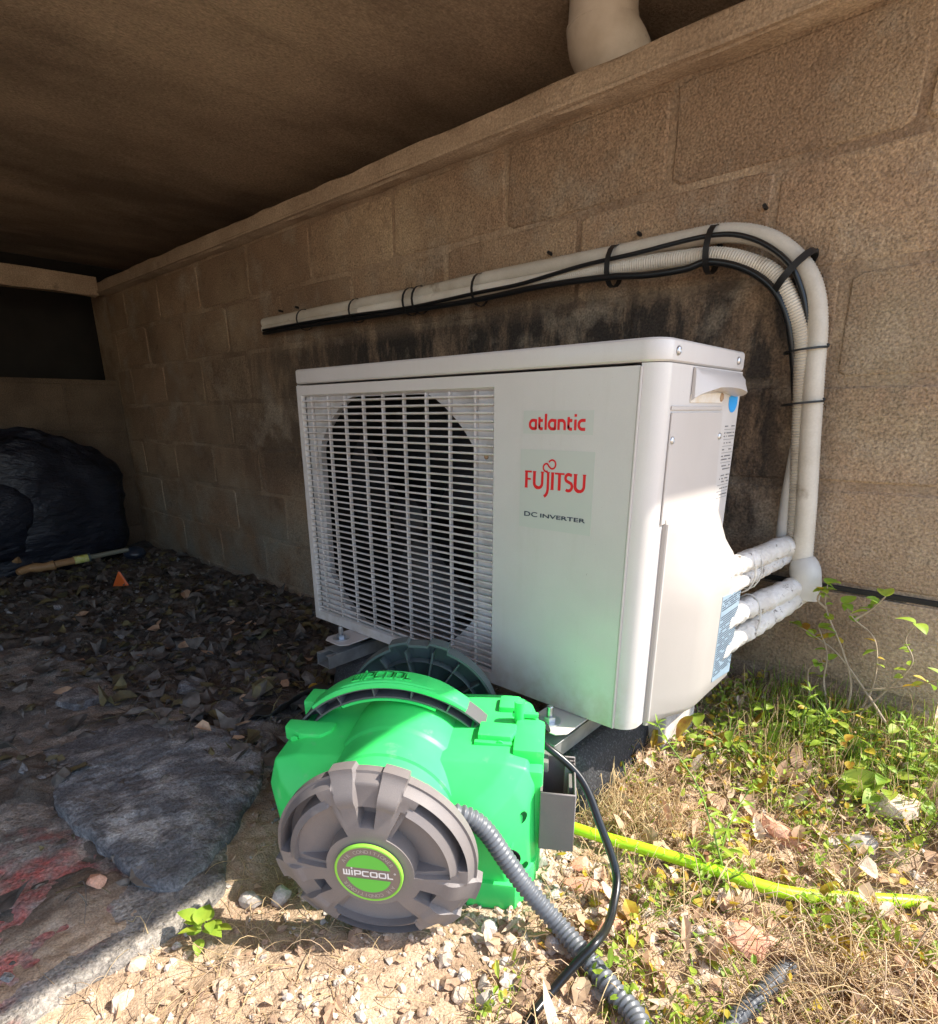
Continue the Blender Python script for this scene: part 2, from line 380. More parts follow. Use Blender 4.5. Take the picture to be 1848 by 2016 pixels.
# flat broken slabs
def pip(px, py, poly):
    inside = np.zeros(px.shape, bool); n = len(poly)
    for i in range(n):
        x0, y0 = poly[i]; x1, y1 = poly[(i + 1) % n]
        if y0 == y1: continue
        c = ((y0 > py) != (y1 > py)) & (px < (x1 - x0) * (py - y0) / (y1 - y0) + x0); inside ^= c
    return inside
def pdist(px, py, poly):
    best = np.full(px.shape, 1e9); bx = px.copy(); by = py.copy(); n = len(poly)
    for i in range(n):
        x0, y0 = poly[i]; x1, y1 = poly[(i + 1) % n]; dx, dy = x1 - x0, y1 - y0
        t = np.clip(((px - x0) * dx + (py - y0) * dy) / (dx * dx + dy * dy + 1e-12), 0, 1)
        qx, qy = x0 + t * dx, y0 + t * dy; d = np.hypot(px - qx, py - qy); m = d < best
        best = np.where(m, d, best); bx = np.where(m, qx, bx); by = np.where(m, qy, by)
    return best, bx, by
def jagged(poly, amp, step):
    out = []; n = len(poly)
    for i in range(n):
        a = Vector(poly[i]); b = Vector(poly[(i + 1) % n]); k = max(1, int((b - a).length / step)); nn = Vector((-(b - a).y, (b - a).x)).normalized()
        for j in range(k):
            p = a.lerp(b, j / k); o = float(fbm(np.array([p.x]), np.array([p.y]), .06, 4, 2.2)[0]) * amp; p = p + nn * o; out.append((p.x, p.y))
    return out
def slab(poly, top, thick, res, er=.012, amp=.006, na=.003, seed=0., jag=.012):
    poly = jagged(poly, amp, jag); xs = [p[0] for p in poly]; ys = [p[1] for p in poly]
    ax = np.arange(min(xs) - res, max(xs) + 2 * res, res); ay = np.arange(min(ys) - res, max(ys) + 2 * res, res)
    X, Y = np.meshgrid(ax, ay, indexing='ij'); cx = (X[:-1, :-1] + res / 2); cy = (Y[:-1, :-1] + res / 2); keep = pip(cx, cy, poly)
    ii = np.arange(X.size).reshape(X.shape)
    F = np.stack([ii[:-1, :-1], ii[1:, :-1], ii[1:, 1:], ii[:-1, 1:]], -1)[keep]
    used = np.unique(F); e = {}
    for q in F.tolist():
        for a, b in ((q[0], q[1]), (q[1], q[2]), (q[2], q[3]), (q[3], q[0])): e[(a, b)] = 1
    bd = [(a, b) for a, b in e if (b, a) not in e]; bset = np.zeros(X.size, bool); bset[[a for a, b in bd]] = True
    x = X.ravel().copy(); y = Y.ravel().copy(); d, qx, qy = pdist(x, y, poly)
    x[bset] = qx[bset]; y[bset] = qy[bset]; d[bset] = 0
    tr = fbm(x, y, .16, 4, seed) * 3.2; tf = np.floor(tr); tr = tf + sst(.35, .65, tr - tf)
    z = top(x, y) + na * .75 * tr + na * .45 * fbm(x, y, .03, 4, seed + 3) - er * np.exp(-d / (er * .8)) * (.7 + .3 * vn(x / .05, y / .05, seed))
    mp = -np.ones(X.size, int); mp[used] = np.arange(len(used)); V = np.stack([x, y, z], -1)[used]; F = mp[F]
    bi = sorted({mp[a] for a, b in bd}); low = {a: len(V) + k for k, a in enumerate(bi)}
    VL = V[bi].copy(); VL[:, 2] -= thick
    SF = [(mp[b], mp[a], low[mp[a]], low[mp[b]]) for a, b in bd]
    return np.vstack([V, VL]), np.vstack([F, np.array(SF)])
base_poly = [(.476, -.72), (.475, -.60), (.470, -.53), (.455, -.487), (.418, -.455), (.368, -.40), (.325, -.335), (.24, -.27), (.10, -.24), (-.10, -.26), (-.5, -.30), (-1.0, -.36), (-1.0, -1.3), (.45, -1.3)]
V, F = slab(base_poly, lambda x, y: .004 - .075 * sst(.30, -.6, x) , .06, .0065, .010, .008, .0045, 1.1)
o = link('concrete_ground_slab', npmesh('concrete_ground_slab', V, F, M_slab)); tag(o, 'rough grey concrete paving with a broken edge, mottled red at the lower left', 'paving', kind='structure')
stone_poly = [(-.05, -.578), (.19, -.573), (.375, -.556), (.425, -.525), (.412, -.483), (.375, -.425), (.314, -.345), (.222, -.285), (.049, -.285), (-.128, -.345), (-.198, -.418), (-.16, -.536)]
V, F = slab(stone_poly, lambda x, y: .020 - .055 * sst(.30, -.35, x), .045, .0042, .007, .008, .0042, 4.7)
o = link('flat_stone', npmesh('flat_stone', V, F, M_stone)); tag(o, 'large flat bluish grey stone slab lying on the concrete, left of the green reel', 'stone slab')
p2 = [(.30, -.345), (.355, -.405), (.335, -.43), (.26, -.40), (.20, -.33), (.215, -.30), (.25, -.29)]
V, F = slab([(-.02, -.19), (.10, -.20), (.19, -.24), (.20, -.275), (.05, -.28), (-.06, -.25)], lambda x, y: .012 - .06 * sst(.30, -.35, x), .03, .006, .008, .006, .003, 9.)
o = link('stone_fragment', npmesh('stone_fragment', V, F, M_stone)); tag(o, 'thin grey stone fragment behind the large flat slab, near the black sheet', 'stone')

# ---------------------------------------------------------------- block wall
WY = .49
wall = thing('block_wall', 'long weathered brown concrete block wall behind the white outdoor unit', 'wall', (-.6, WY, 0))
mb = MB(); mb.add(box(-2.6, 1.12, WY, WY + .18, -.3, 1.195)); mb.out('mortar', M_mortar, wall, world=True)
rows = [(-.24, -.065), (-.065, .115), (.115, .30), (.30, .475), (.475, .65), (.65, .825), (.825, 1.0), (1.0, 1.172)]
def block(x0, x1, z0, z1, y, d, n=(0, -1)):
    j = lambda s=.003: rnd.uniform(-s, s)
    a = .006; dp = d + j(.001)
    P = [(x0 + j(), z0 + j()), (x1 + j(), z0 + j()), (x1 + j(), z1 + j()), (x0 + j(), z1 + j())]
    outer = []
    for i in range(4):
        p, q = P[i], P[(i + 1) % 4]
        for t in (0.05, .5, .95): outer.append((p[0] + (q[0] - p[0]) * t + j(.002), p[1] + (q[1] - p[1]) * t + j(.002)))
    cx = (x0 + x1) / 2; cz = (z0 + z1) / 2; m = 12
    v = [(p[0], y + .002, p[1]) for p in outer]
    for p in outer:
        sx = (abs(p[0] - cx) - a) / abs(p[0] - cx) if abs(p[0] - cx) > .03 else 1
        sz = (abs(p[1] - cz) - a) / abs(p[1] - cz) if abs(p[1] - cz) > .03 else 1
        v.append((cx + (p[0] - cx) * sx, y - dp + j(.0006), cz + (p[1] - cz) * sz))
    v.append((cx, y - dp - .0006, cz)); f = []
    for i in range(m):
        k = (i + 1) % m; f += [(i, k, m + k, m + i), (m + i, m + k, 2 * m)]
    return v, f
BL = .385
for ri, (z0, z1) in enumerate(rows):
    off = {7: .16, 6: .355, 5: .485 + .0, 4: .30, 3: .485, 2: .26, 1: .46, 0: .3}[ri]
    k0 = int((-2.45 - off) / BL) - 1; jl = .0042
    if ri < 1: rng_x = (-2.4, .6)
    for k in range(k0, 4):
        x0 = off + k * BL; x1 = x0 + BL
        x0 = max(x0, -2.4); x1 = min(x1, 1.12)
        if x1 - x0 < .04 or (ri < 1 and x0 > .6): continue
        proud = .0022 + rnd.uniform(-.0008, .0010) + (.004 if ri < 3 and x0 > .3 else 0)
        v, f = block(x0 + jl, x1 - jl, z0 + jl, z1 - jl, WY, proud)
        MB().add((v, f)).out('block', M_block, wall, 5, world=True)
# footing plinth with an open joint above it at the right
fo = MB(); fo.add(rbox(.80, 1.12, WY - .012, WY + .0, .122, .288, .004), 0)
fo.out('footing', M_mortar, wall, 40, world=True)
fo = MB(); fo.add(box(.62, 1.12, WY - .0095, WY + .02, .291, .299)); fo.out('open_joint', M_dark, wall, world=True)

beam = thing('ring_beam', 'pale rendered concrete beam running along the top of the block wall', 'beam', (-.6, .45, 1.17))
def noisy_strip(x0, x1, prof, step=.03, amp=.0025, sd=0.):
    n = int((x1 - x0) / step); v = []; f = []; m = len(prof)
    for i in range(n + 1):
        x = x0 + (x1 - x0) * i / n
        for k, (y, z) in enumerate(prof):
            v.append((x, y + amp * float(vn(np.array([x / .11]), np.array([k * 1.7]), sd)[0]), z + amp * 1.3 * float(vn(np.array([x / .09 + 9]), np.array([k * 2.3]), sd)[0])))
    for i in range(n):
        for k in range(m):
            k2 = (k + 1) % m; f.append((i * m + k, i * m + k2, (i + 1) * m + k2, (i + 1) * m + k))
    f += [tuple(range(m - 1, -1, -1)), tuple(n * m + k for k in range(m))]
    return v, f
MB().add(noisy_strip(-2.4, 1.12, [(.492, 1.173), (.455, 1.173), (.449, 1.180), (.449, 1.222), (.455, 1.228), (.67, 1.230), (.67, 1.173)])).out('beam_body', M_beam, beam, 50, world=True)
MB().add(noisy_strip(-2.4, 1.10, [(.4485, 1.176), (.441, 1.177), (.440, 1.183), (.4485, 1.187)], .03, .001, 4.)).out('drip_edge', M_beam, beam, 50, world=True)

back = thing('back_wall', 'low brown block wall closing the dark far end of the crawl space', 'wall', (-2.4, -.5, 0))
M_shadeblock = mat('shade_toned_block', (.17, .12, .078), .95, (.10, .07, .046), 5., grain=.3, gscale=200, bump=.003, bscale=180, rand=.08)  # darker than the other blocks to stand in for the far end's shade
MB().add(box(-2.55, -2.404, -2.2, WY - .003, -.3, .775)).out('wall_body', M_shadeblock, back, world=True)
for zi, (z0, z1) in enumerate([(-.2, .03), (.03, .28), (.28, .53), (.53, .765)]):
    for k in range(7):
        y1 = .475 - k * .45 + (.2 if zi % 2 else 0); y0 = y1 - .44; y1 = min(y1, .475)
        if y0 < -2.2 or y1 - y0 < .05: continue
        MB().add(rbox(-2.41, -2.400, y0, y1, z0, z1 - .012, .003, 1)).out('block', M_shadeblock, back, 40, world=True)
MB().add(noisy_strip(-2.2, .449, [(2.405, 1.165), (2.36, 1.165), (2.355, 1.175), (2.355, 1.25), (2.405, 1.25)]), 0, Matrix(((0, -1, 0, 0), (1, 0, 0, 0), (0, 0, 1, 0), (0, 0, 0, 1)))).out('lintel', M_beam, back, 50, world=True)
o = MB().add(box(-2.95, -2.9, -2.3, 1.2, -.3, 1.5)).out('far_wall', M_dark); tag(o, 'near-black wall standing in for the dark void beyond the far opening', 'wall', kind='structure')  # near-black colour stands in for the darkness of the void
# unseen walls added to keep light out, and the slab above
o = MB().add(box(-3.3, 1.118, 1.12, 1.2, .2, 1.42)).add(box(1.05, 1.119, .672, 1.12, .2, 1.42)).add(box(-3.3, 1.05, .672, 1.12, .9, .95)).out('leak_blocker', M_mortar)  # out of view, added so no light leaks over the wall top
tag(o, 'unseen wall added to block light leaking in above the block wall', 'wall', kind='structure')
ceil = MB()
v, f = [], []
cx_ = np.arange(-3.3, 1.431, .02); cy_ = np.arange(-2.6, 1.61, .05)
cx_[-1] = 1.43
CX_, CY_ = np.meshgrid(cx_, cy_, indexing='ij'); ii = np.arange(CX_.size).reshape(CX_.shape)
CZ = 1.405 + .004 * fbm(CX_, CY_, .3, 3) * sst(1.43, 1.2, CX_)
for xb in np.arange(-3., 1.3, .27): CZ = CZ + .0018 * np.exp(-((CX_ - xb - .012 * np.sin(CY_ * 3 + xb)) / .012) ** 2) + .0006 * math.sin(xb * 9) * ((CX_ > xb) & (CX_ < xb + .27))
ceilv = np.stack([CX_, CY_, CZ], -1).reshape(-1, 3)
ff = np.stack([ii[:-1, :-1], ii[:-1, 1:], ii[1:, 1:], ii[1:, :-1]], -1).reshape(-1, 4)
o = link('ceiling', npmesh('ceiling', ceilv, ff, M_ceil)); tag(o, 'stained brown concrete underside of the slab overhead', 'ceiling', kind='structure')
o = MB().add(box(-3.3, 1.429, -2.6, 1.6, 1.412, 1.60)).out('slab_edge', M_beam); tag(o, 'concrete slab above the crawl space', 'slab', kind='structure')

o = MB().add(box(-2.9, -.35, -1.65, -1.55, -.3, 1.405)).out('shade_wall', M_mortar); tag(o, 'unseen wall added on the near side to darken the crawl space', 'wall', kind='structure')  # out of view, added to darken the left end
# drain pipe above the beam
dp = thing('drain_pipe', 'short thick dusty cream pipe standing on the beam under the ceiling', 'pipe', (.335, .575, 1.23))
MB().add(tube([(0, 0, .118), (0, 0, .15), (0, 0, .185)], [.070, .069, .0685], 32)).out('pipe_body', M_pvc, dp, 60)
MB().add(tube(spline([(0, 0, .125), (.004, 0, .10), (.015, .004, .08), (.030, .010, .055), (.036, .012, .03)], .008), .072, 32)).out('elbow', M_pvc, dp, 60)
MB().add(tube([(0, 0, .117), (0, 0, .123)], .0728, 32)).out('collar', M_pvc, dp, 60)

# ---------------------------------------------------------------- outdoor unit
UW, UD, UH, UR = .79, .29, .54, .028
ac = thing('outdoor_unit', 'white air conditioner outdoor unit with wide slatted fan grille, standing on rubber feet', 'air conditioner', (0, 0, .15))
def corner(rr, x1, y0, n=8): return [(x1 - rr + rr * math.sin(math.pi / 2 * i / n), y0 + rr - rr * math.cos(math.pi / 2 * i / n)) for i in range(n + 1)]
path = [(0, 0), (0, UD), (UW, UD)] + corner(UR, UW, 0)[::-1]
mb = MB(); n = len(path); t_ = .0012
v = [(x, y, 0) for x, y in path] + [(x, y, .511) for x, y in path]; f = [(i, i + 1, n + i + 1, n + i) for i in range(n - 1)]
mb.add((v, f)); mb.add(([(x, y, .0005) for x, y in path], [tuple(range(n))]))
mb.out('casing', M_white, ac, 30)
lid = [(-.001, -.003), (-.001, UD + .001), (UW + .001, UD + .001)] + corner(UR + .001, UW + .001, -.003)[::-1]
MB().add(bev(prism(lid[::-1], .5115, .54), .0065, 3, 50)).out('lid', M_white, ac, 30)
# front panel with recessed grille opening
gx0, gx1, gz0, gz1 = .014, .529, .019, .490
mb = MB(); px1 = UW - UR - .001
O = [(-.0, .0), (px1, .0), (px1, .508), (0, .508)]; I = [(gx0, gz0), (gx1, gz0), (gx1, gz1), (gx0, gz1)]; I2 = [(gx0 + .002, gz0 + .003), (gx1 - .004, gz0 + .003), (gx1 - .004, gz1 - .004), (gx0 + .002, gz1 - .004)]
v = [(x, -.0025, z) for x, z in O] + [(x, -.0025, z) for x, z in I] + [(x, .006, z) for x, z in I2] + [(x, .001, z) for x, z in O]
f = []
for i in range(4):
    j = (i + 1) % 4; f += [(i, j, 4 + j, 4 + i), (4 + i, 4 + j, 8 + j, 8 + i), (12 + i, 12 + j, j, i)]
mb.add((v, f)); mb.out('front_panel', M_white, ac, 20)
MB().add(tube([(px1 + .0015, -.001, .0), (px1 + .0015, -.001, .507)], .0022, 8)).out('corner_seam', M_white2, ac, 60)
# fan shroud plate with the clipped round hole
mb = MB(); n = 96; hc = (.270, .252); hr = .255
def holept(a):
    x = hc[0] + hr * math.cos(a); z = hc[1] + hr * math.sin(a); return (max(.054, min(x, .484)), max(.024, min(z, .484)))
def rectpt(a):
    dx, dz = math.cos(a), math.sin(a); t = 9
    if dx > 1e-9: t = min(t, (gx1 - .003 - hc[0]) / dx)
    if dx < -1e-9: t = min(t, (gx0 + .001 - hc[0]) / dx)
    if dz > 1e-9: t = min(t, (gz1 - .003 - hc[1]) / dz)
    if dz < -1e-9: t = min(t, (gz0 + .002 - hc[1]) / dz)
    return (hc[0] + dx * t, hc[1] + dz * t)
angs = sorted([2 * math.pi * i / n for i in range(n)] + [math.atan2(z - hc[1], x - hc[0]) % (2 * math.pi) for x, z in ((gx1 - .003, gz1 - .003), (gx0 + .001, gz1 - .003), (gx0 + .001, gz0 + .002), (gx1 - .003, gz0 + .002))])
n = len(angs); v = []; f = []
for a in angs:
    r_, h_ = rectpt(a), holept(a); v += [(r_[0], .009, r_[1]), (h_[0], .009, h_[1]), (h_[0], .022, h_[1])]
for i in range(n):
    j = (i + 1) % n; f += [(3 * i, 3 * j, 3 * j + 1, 3 * i + 1), (3 * i + 1, 3 * j + 1, 3 * j + 2, 3 * i + 2)]
mb.add((v, f)); mb.out('fan_surround', M_grille, ac, 30)
v, f = lathe([(.262, .0), (.258, -.16), (.0, -.16)], 48); MB().add((v, f), 0, Matrix.Translation((hc[0], .022, hc[1])) @ Matrix.Rotation(R_(90), 4, 'X')).out('fan_tunnel', M_black, ac, 30)
fan = MB()
v, f = lathe([(0, .05), (.03, .048), (.045, .035), (.05, .0)], 24); fan.add((v, f), 0, Matrix.Translation((hc[0], .085, hc[1])) @ Matrix.Rotation(R_(90), 4, 'X'))
fo_ = fan.out('fan_hub', M_fan, ac, 40)
for b in range(3):
    v = []; f = []; NR, NA = 6, 8
    for i in range(NR + 1):
        r = .045 + .17 * i / NR; wd = .6 + .55 * i / NR
        for k in range(NA + 1):
            a = R_(120 * b + 25) + (k / NA - .5) * wd + .35 * i / NR
            v.append((hc[0] + r * math.cos(a), .085 + .05 * (k / NA - .5) - .012 * math.sin(k / NA * math.pi), hc[1] + r * math.sin(a)))
    for i in range(NR):
        for k in range(NA): p = i * (NA + 1) + k; f.append((p, p + 1, p + NA + 2, p + NA + 1))
    MB().add((v, f)).out('fan_blade', M_fan, ac, 60)
# slats: one mesh, many objects
sv, sf = box(gx0 + .0005, gx1 - .002, -.0015, .0058, -.0016, .0016)
sv = [(x, y, z - (y + .0015) * .18) for x, y, z in sv]
sm = mesh_of('slat', *bev((sv, sf), .0007, 1), M_grille, 30)
for k in range(37): link('slat', sm, ac, (0, -.001, .0315 + k * (.478 - .0315) / 36))
vm = mesh_of('grille_rib', *bev(box(-.0019, .0019, .0015, .0085, gz0 + .003, gz1 - .004), .0006, 1), M_grille, 30)
for k, x in enumerate((.042, .098, .152, .208, .264, .320, .376, .430, .486)): link('grille_rib', vm, ac, (x, 0, 0))
def screw(x, y, z, r, rotM, m=M_steel, name='screw', par=ac):
    v, f = lathe([(r * .35, .45 * r), (r * .75, .4 * r), (r, .12 * r), (r, 0)], 16); v = [(0, 0, .3 * r)] + v
    f = [tuple(i + 1 for i in q) for q in f] + [(0, 1 + 4 * k, 1 + 4 * ((k + 1) % 16)) for k in range(16)]
    return MB().add((v, f), 0, Matrix.Translation((x, y, z)) @ rotM).out(name, m, par, 50)
RX = Matrix.Rotation(R_(90), 4, 'X'); RYs = Matrix.Rotation(R_(90), 4, 'Y')
screw(.505, .0088, .386, .0045, RX, M_rust)
for y, z in ((.037, .5255), (.260, .5255)): screw(UW + .0015, y, z, .0058, RYs)
# side panel features (x = W plane, +x outwards)
def sidepoly(pts, x0, x1): # polygon in (y,z)
    n = len(pts); v = [(x0, y, z) for y, z in pts] + [(x1, y, z) for y, z in pts]
    return v, [tuple(range(n, 2 * n)), tuple(range(n - 1, -1, -1))] + [(i, (i + 1) % n, n + (i + 1) % n, n + i) for i in range(n)]
MB().add(bev(sidepoly([(.034, .306), (.228, .306), (.215, .452), (.034, .452)], UW + .0004, UW + .0030), .0008, 1)).out('access_panel', M_white2, ac, 30)
MB().add(bev(sidepoly([(.033, .4545), (.215, .4545), (.215, .460), (.033, .460)], UW + .0002, UW + .0022), .0007, 1)).out('panel_ridge', M_white2, ac, 30)
for y, z in ((.040, .417), (.212, .417)): screw(UW + .003, y, z, .0052, RYs)
# carrying handle: hooded scoop
hp = MB()
ys = [.093, .105, .135, .17, .21, .245, .272]; prof = []
v = []; f = []
for i, y in enumerate(ys):
    k = [0, .25, .9, 1, 1, .95, .45][i]; zl = [.470, .4755, .484, .485, .484, .480, .478][i]
    v += [(UW + .0008, y, .509), (UW + .004 + .001 * k, y, .5075), (UW + .005 + .014 * k, y, .4985), (UW + .006 + .020 * k, y, zl), (UW + .003 + .016 * k, y, zl - .0025), (UW + .0005, y, zl - .004)]
for i in range(len(ys) - 1):
    for k in range(5): a = i * 6 + k; f.append((a, a + 6, a + 7, a + 1))
f += [(0, 1, 2, 3, 4, 5), tuple(36 + k for k in (5, 4, 3, 2, 1, 0))]
hp.add((v, f)); hp.out('carry_handle', M_white2, ac, 40)
MB().add(bev(sidepoly([(.092, .464), (.212, .4645), (.212, .4795), (.092, .475)], UW + .0002, UW + .0016), .0006, 1)).out('handle_plate', mat('aged_cream', (.66, .56, .42), .6, (.74, .70, .64), 40.), ac, 30)
screw(UW + .001, .206, .4725, .0065, RYs, M_rust)
# valve cover
rowsC = [(.312, .004, .236), (.304, .007, .240), (.285, .013, .247), (.255, .022, .258), (.235, .032, .270), (.210, .041, .280), (.190, .0455, .287), (.17, .0465, .2885), (.04, .0465, .2885), (.012, .045, .288), (.001, .038, .285), (-.004, .024, .28)]
v = []; f = []; m = 9
for z, p, yb in rowsC:
    yf = .044; p0 = min(p, .005)
    xs_ = [(yf, 0), (yf + .0006, p0 * .8), (yf + .004, p0 + .0012), (yf + (.085 - .02) * 1.0, p0 + (p - p0) * .80), (.128, p * .955), (.142, p), (yb - .012, p * .985), (yb - .002, p * .82), (yb, 0)]
    for y, x in xs_: v.append((UW + .0003 + x, y, z))
for i in range(len(rowsC) - 1):
    for k in range(m - 1): a = i * m + k; f.append((a, a + 1, a + m + 1, a + m))
f.append(tuple(range(m))); f.append(tuple((len(rowsC) - 1) * m + k for k in range(m - 1, -1, -1)))
MB().add((v, f)).out('valve_cover', mat('dimmed_cover', (.45, .418, .388), .4, (.41, .38, .35), 5., grain=.02, gscale=900, bump=.00005, bscale=900), ac, 35)  # cover colour darkened to offset the strong sun falling on it
MB().add(tube([(UW + .0055, .0475, .306), (UW + .0055, .0475, .004)], .0028, 8)).out('cover_lip', M_white2, ac, 60)
# labels on the side
n = 20; pts = arc(.262, .4665, .0185, .0155, 180, 360, 14) + [(.2805, .4805), (.262, .478), (.2435, .4735)]
MB().add(sidepoly(pts, UW + .0002, UW + .0008)).out('blue_sticker', M_lblue, ac)
rp = MB(); yy = .434
for k, z in enumerate(np.linspace(.431, .320, 23)):
    if k in (1, 4, 6, 8, 11, 18, 20, 22): rp.add(box(UW + .0003, UW + .0006, .2395, .286, z - .0003, z + .0003))
    elif k != 14:
        y = .2405 + (rnd.random() * .012 if k > 9 else 0)
        while y < .284:
            w1 = rnd.uniform(.0015, .006)
            if rnd.random() < .75: rp.add(box(UW + .0003, UW + .0006, y, min(y + w1, .285), z - .0011, z + .0008))
            y += w1 + .0012
rp.out('rating_label', M_greyprint, ac)
lb = MB(); lx = UW + .0003 + .0465
lb.add(sidepoly([(.190, .030), (.276, .020), (.276, .170), (.190, .176)], lx - .0015, lx + .0004)); lbo = lb.out('wiring_label', M_wirelabel, ac)
lp = MB()
for k in range(34):
    z = .168 - k * .0039; y = .193
    if k in (5, 6): continue
    while y < .272:
        w1 = rnd.uniform(.003, .012) if k > 6 else rnd.uniform(.001, .003)
        if rnd.random() < .85: lp.add(box(lx + .0005, lx + .0008, y, min(y + w1, .274), z - .0013, z + .0006))
        y += w1 + .0014
lp.out('label_text', M_navy, lbo)
# front stickers
st = MB(); st.add(box(.585, .701, -.0029, -.0026, .4235, .4555)); s1 = st.out('name_sticker', M_sticker, ac)
st = MB(); st.add(box(.5815, .7065, -.0029, -.0026, .2855, .4015)); s2 = st.out('brand_sticker', M_sticker, ac)
def flat(mb, vf, ox, oz, sx, sz, y=-.0032, mi=0):
    v = [(ox + p[0] * sx, y, oz + p[1] * sz) for p in vf[0]]; mb.add((v, [tuple(reversed(q)) for q in vf[1]]), mi)
sw = .29
def g_a(): return [[(.86, .02), (.86, .86), (.5, .90)] + arc(.5, .5, .40, .40, 90, 270, 10)[1:] + [(.86, .10)]]
AT = {'a': (g_a(), 1.14), 't': ([[(.15, 1.2), (.15, .3)] + arc(.40, .32, .25, .22, 180, 270, 5) + [(.6, .10)], [(.15, .88), (.58, .88)]], .80),
      'l': ([[(.14, 1.5), (.14, 0)]], .42), 'n': ([[(.14, 0), (.14, 1.0)], [(.14, .88), (.5, .9)] + arc(.5, .5, .36, .40, 90, 0, 6) + [(.86, 0)]], 1.14),
      'i': ([[(.14, .98), (.14, 0)], [(.14, 1.22), (.14, 1.46)]], .42), 'c': ([[(.85, .90), (.5, .90)] + arc(.5, .5, .40, .40, 90, 270, 10)[1:] + [(.85, .10)]], 1.0)}
tot = sum(AT[c][1] for c in 'atlantic'); t = MB(); x = 0; sc = .0955 / tot
for c in 'atlantic':
    for k, pl in enumerate(AT[c][0]): flat(t, ribbon(pl, sw), .5955 + x * sc, .4292, sc, .0146, -.0032 - .00006 * k)
    x += AT[c][1]
t.out('name_lettering', M_red, s1)
t = MB(); ws = .105; wt = .17
FJ = {'F': ([([(.12, 0), (.12, 1)], wt), ([(.0, .97), (.52, .97)], .09), ([(.12, .53), (.46, .53)], .09), ([(0, .015), (.24, .015)], .05)], .60),
      'U': ([([(.12, 1), (.12, .32)] + arc(.42, .32, .30, .28, 180, 270, 6), wt), (arc(.42, .32, .30, .28, 270, 360, 6) + [(.72, 1)], .15), ([(0, .985), (.26, .985)], .05), ([(.60, .985), (.84, .985)], .05)], .94),
      'J': ([([(.2, 1), (.2, .0), (.17, -.18), (.08, -.34), (-.06, -.45)], .15), ([(.06, .985), (.32, .985)], .05)], .40),
      'I': ([([(.12, 0), (.12, 1)], wt), ([(0, .985), (.24, .985)], .05), ([(0, .015), (.24, .015)], .05)], .30),
      'T': ([([(.32, 0), (.32, .95)], wt), ([(-.02, .96), (.66, .96)], .09), ([(.22, .015), (.42, .015)], .05)], .66),
      'S': ([([(.52, .90)] + arc(.30, .74, .22, .22, 60, 225, 10) + arc(.30, .27, .25, .25, 45, -130, 12), .15)], .64)}
word = 'FUJITSU'; tot = sum(FJ[c][1] for c in word) + .03; sc = .1075 / tot; x = 0
for c in word:
    for k, (pl, w_) in enumerate(FJ[c][0]): flat(t, ribbon(pl, w_ * 1.2), .5905 + x * sc, .3455, sc, .0245, -.0032 - .00005 * k)
    if c == 'J': jx = .5905 + (x + .2) * sc
    x += FJ[c][1]
def inf(t_): # open figure of eight above the J
    return t_
big = arc(jx + .0062, .3815, .0060, .0062, 155, -110, 18); small = arc(jx - .0036, .3765, .0052, .0056, 70, 300, 14)
P = [(x_, z_) for x_, z_ in big] + [(jx + .0006, .3785)] + [(x_, z_) for x_, z_ in small]
flat(t, ribbon(P, .0025), 0, 0, 1, 1, -.0033)
t.out('brand_lettering', M_red, s2)
v, f = font_glyphs('DC', 1); v2, f2 = font_glyphs('INVERTER', 1)
t = MB()
def fit(vf, x0, x1, z0, z1, ww=1):
    xs = [p[0] for p in vf[0]]; zs = [p[1] for p in vf[0]]
    return ([(x0 + (p[0] - min(xs)) / (max(xs) - min(xs)) * (x1 - x0), z0 + (p[1] - min(zs)) / (max(zs) - min(zs)) * (z1 - z0)) for p in vf[0]], vf[1])
for vf, a in (((v, f), (.591, .6145, .3025, .3095)), ((v2, f2), (.6205, .6965, .3030, .3086))):
    vv, ff_ = fit(vf, *a)
    for dx, dy in ((0, 0), (.0005, -.0001), (.00025, .0003), (.0007, .0002), (-.0002, -.0002)):
        t.add(([(p[0] + dx, -.0032 - dx * .1, p[1] + dy) for p in vv], ff_))
t.out('small_lettering', M_navy, s2)
# unit feet: tabs, bolts
def foot_hw(x):
    MB().add(bev(prism([(x - .03, .02), (x - .03, -.058), (x - .018, -.072), (x + .028, -.072), (x + .04, -.058), (x + .04, .02)], -.0035, -.0012), .0008, 1)).out('foot_bracket', M_white2, ac, 30)
    b = thing('bolt', None, None); b.parent = ac; b.location = (x, -.045, -.0012)
    MB().add(tube([(0, 0, 0), (0, 0, .0022)], .0175, 24)).out('washer', M_steel, b, 40)
    MB().add(prism([(.0098 * math.cos(R_(60 * k)), .0098 * math.sin(R_(60 * k))) for k in range(6)], .0023, .010)).out('nut', M_steel, b, 20)
    P = [(0, 0, .0103 + .0011 * k) for k in range(16)]
    MB().add(tube(P, [.0048 + .0005 * (k % 2) for k in range(15)] + [.004], 12)).out('threaded_rod', M_steel, b, 60)
    for nm in ('label', 'category'):
        if nm in b: del b[nm]
foot_hw(.153); foot_hw(.680)

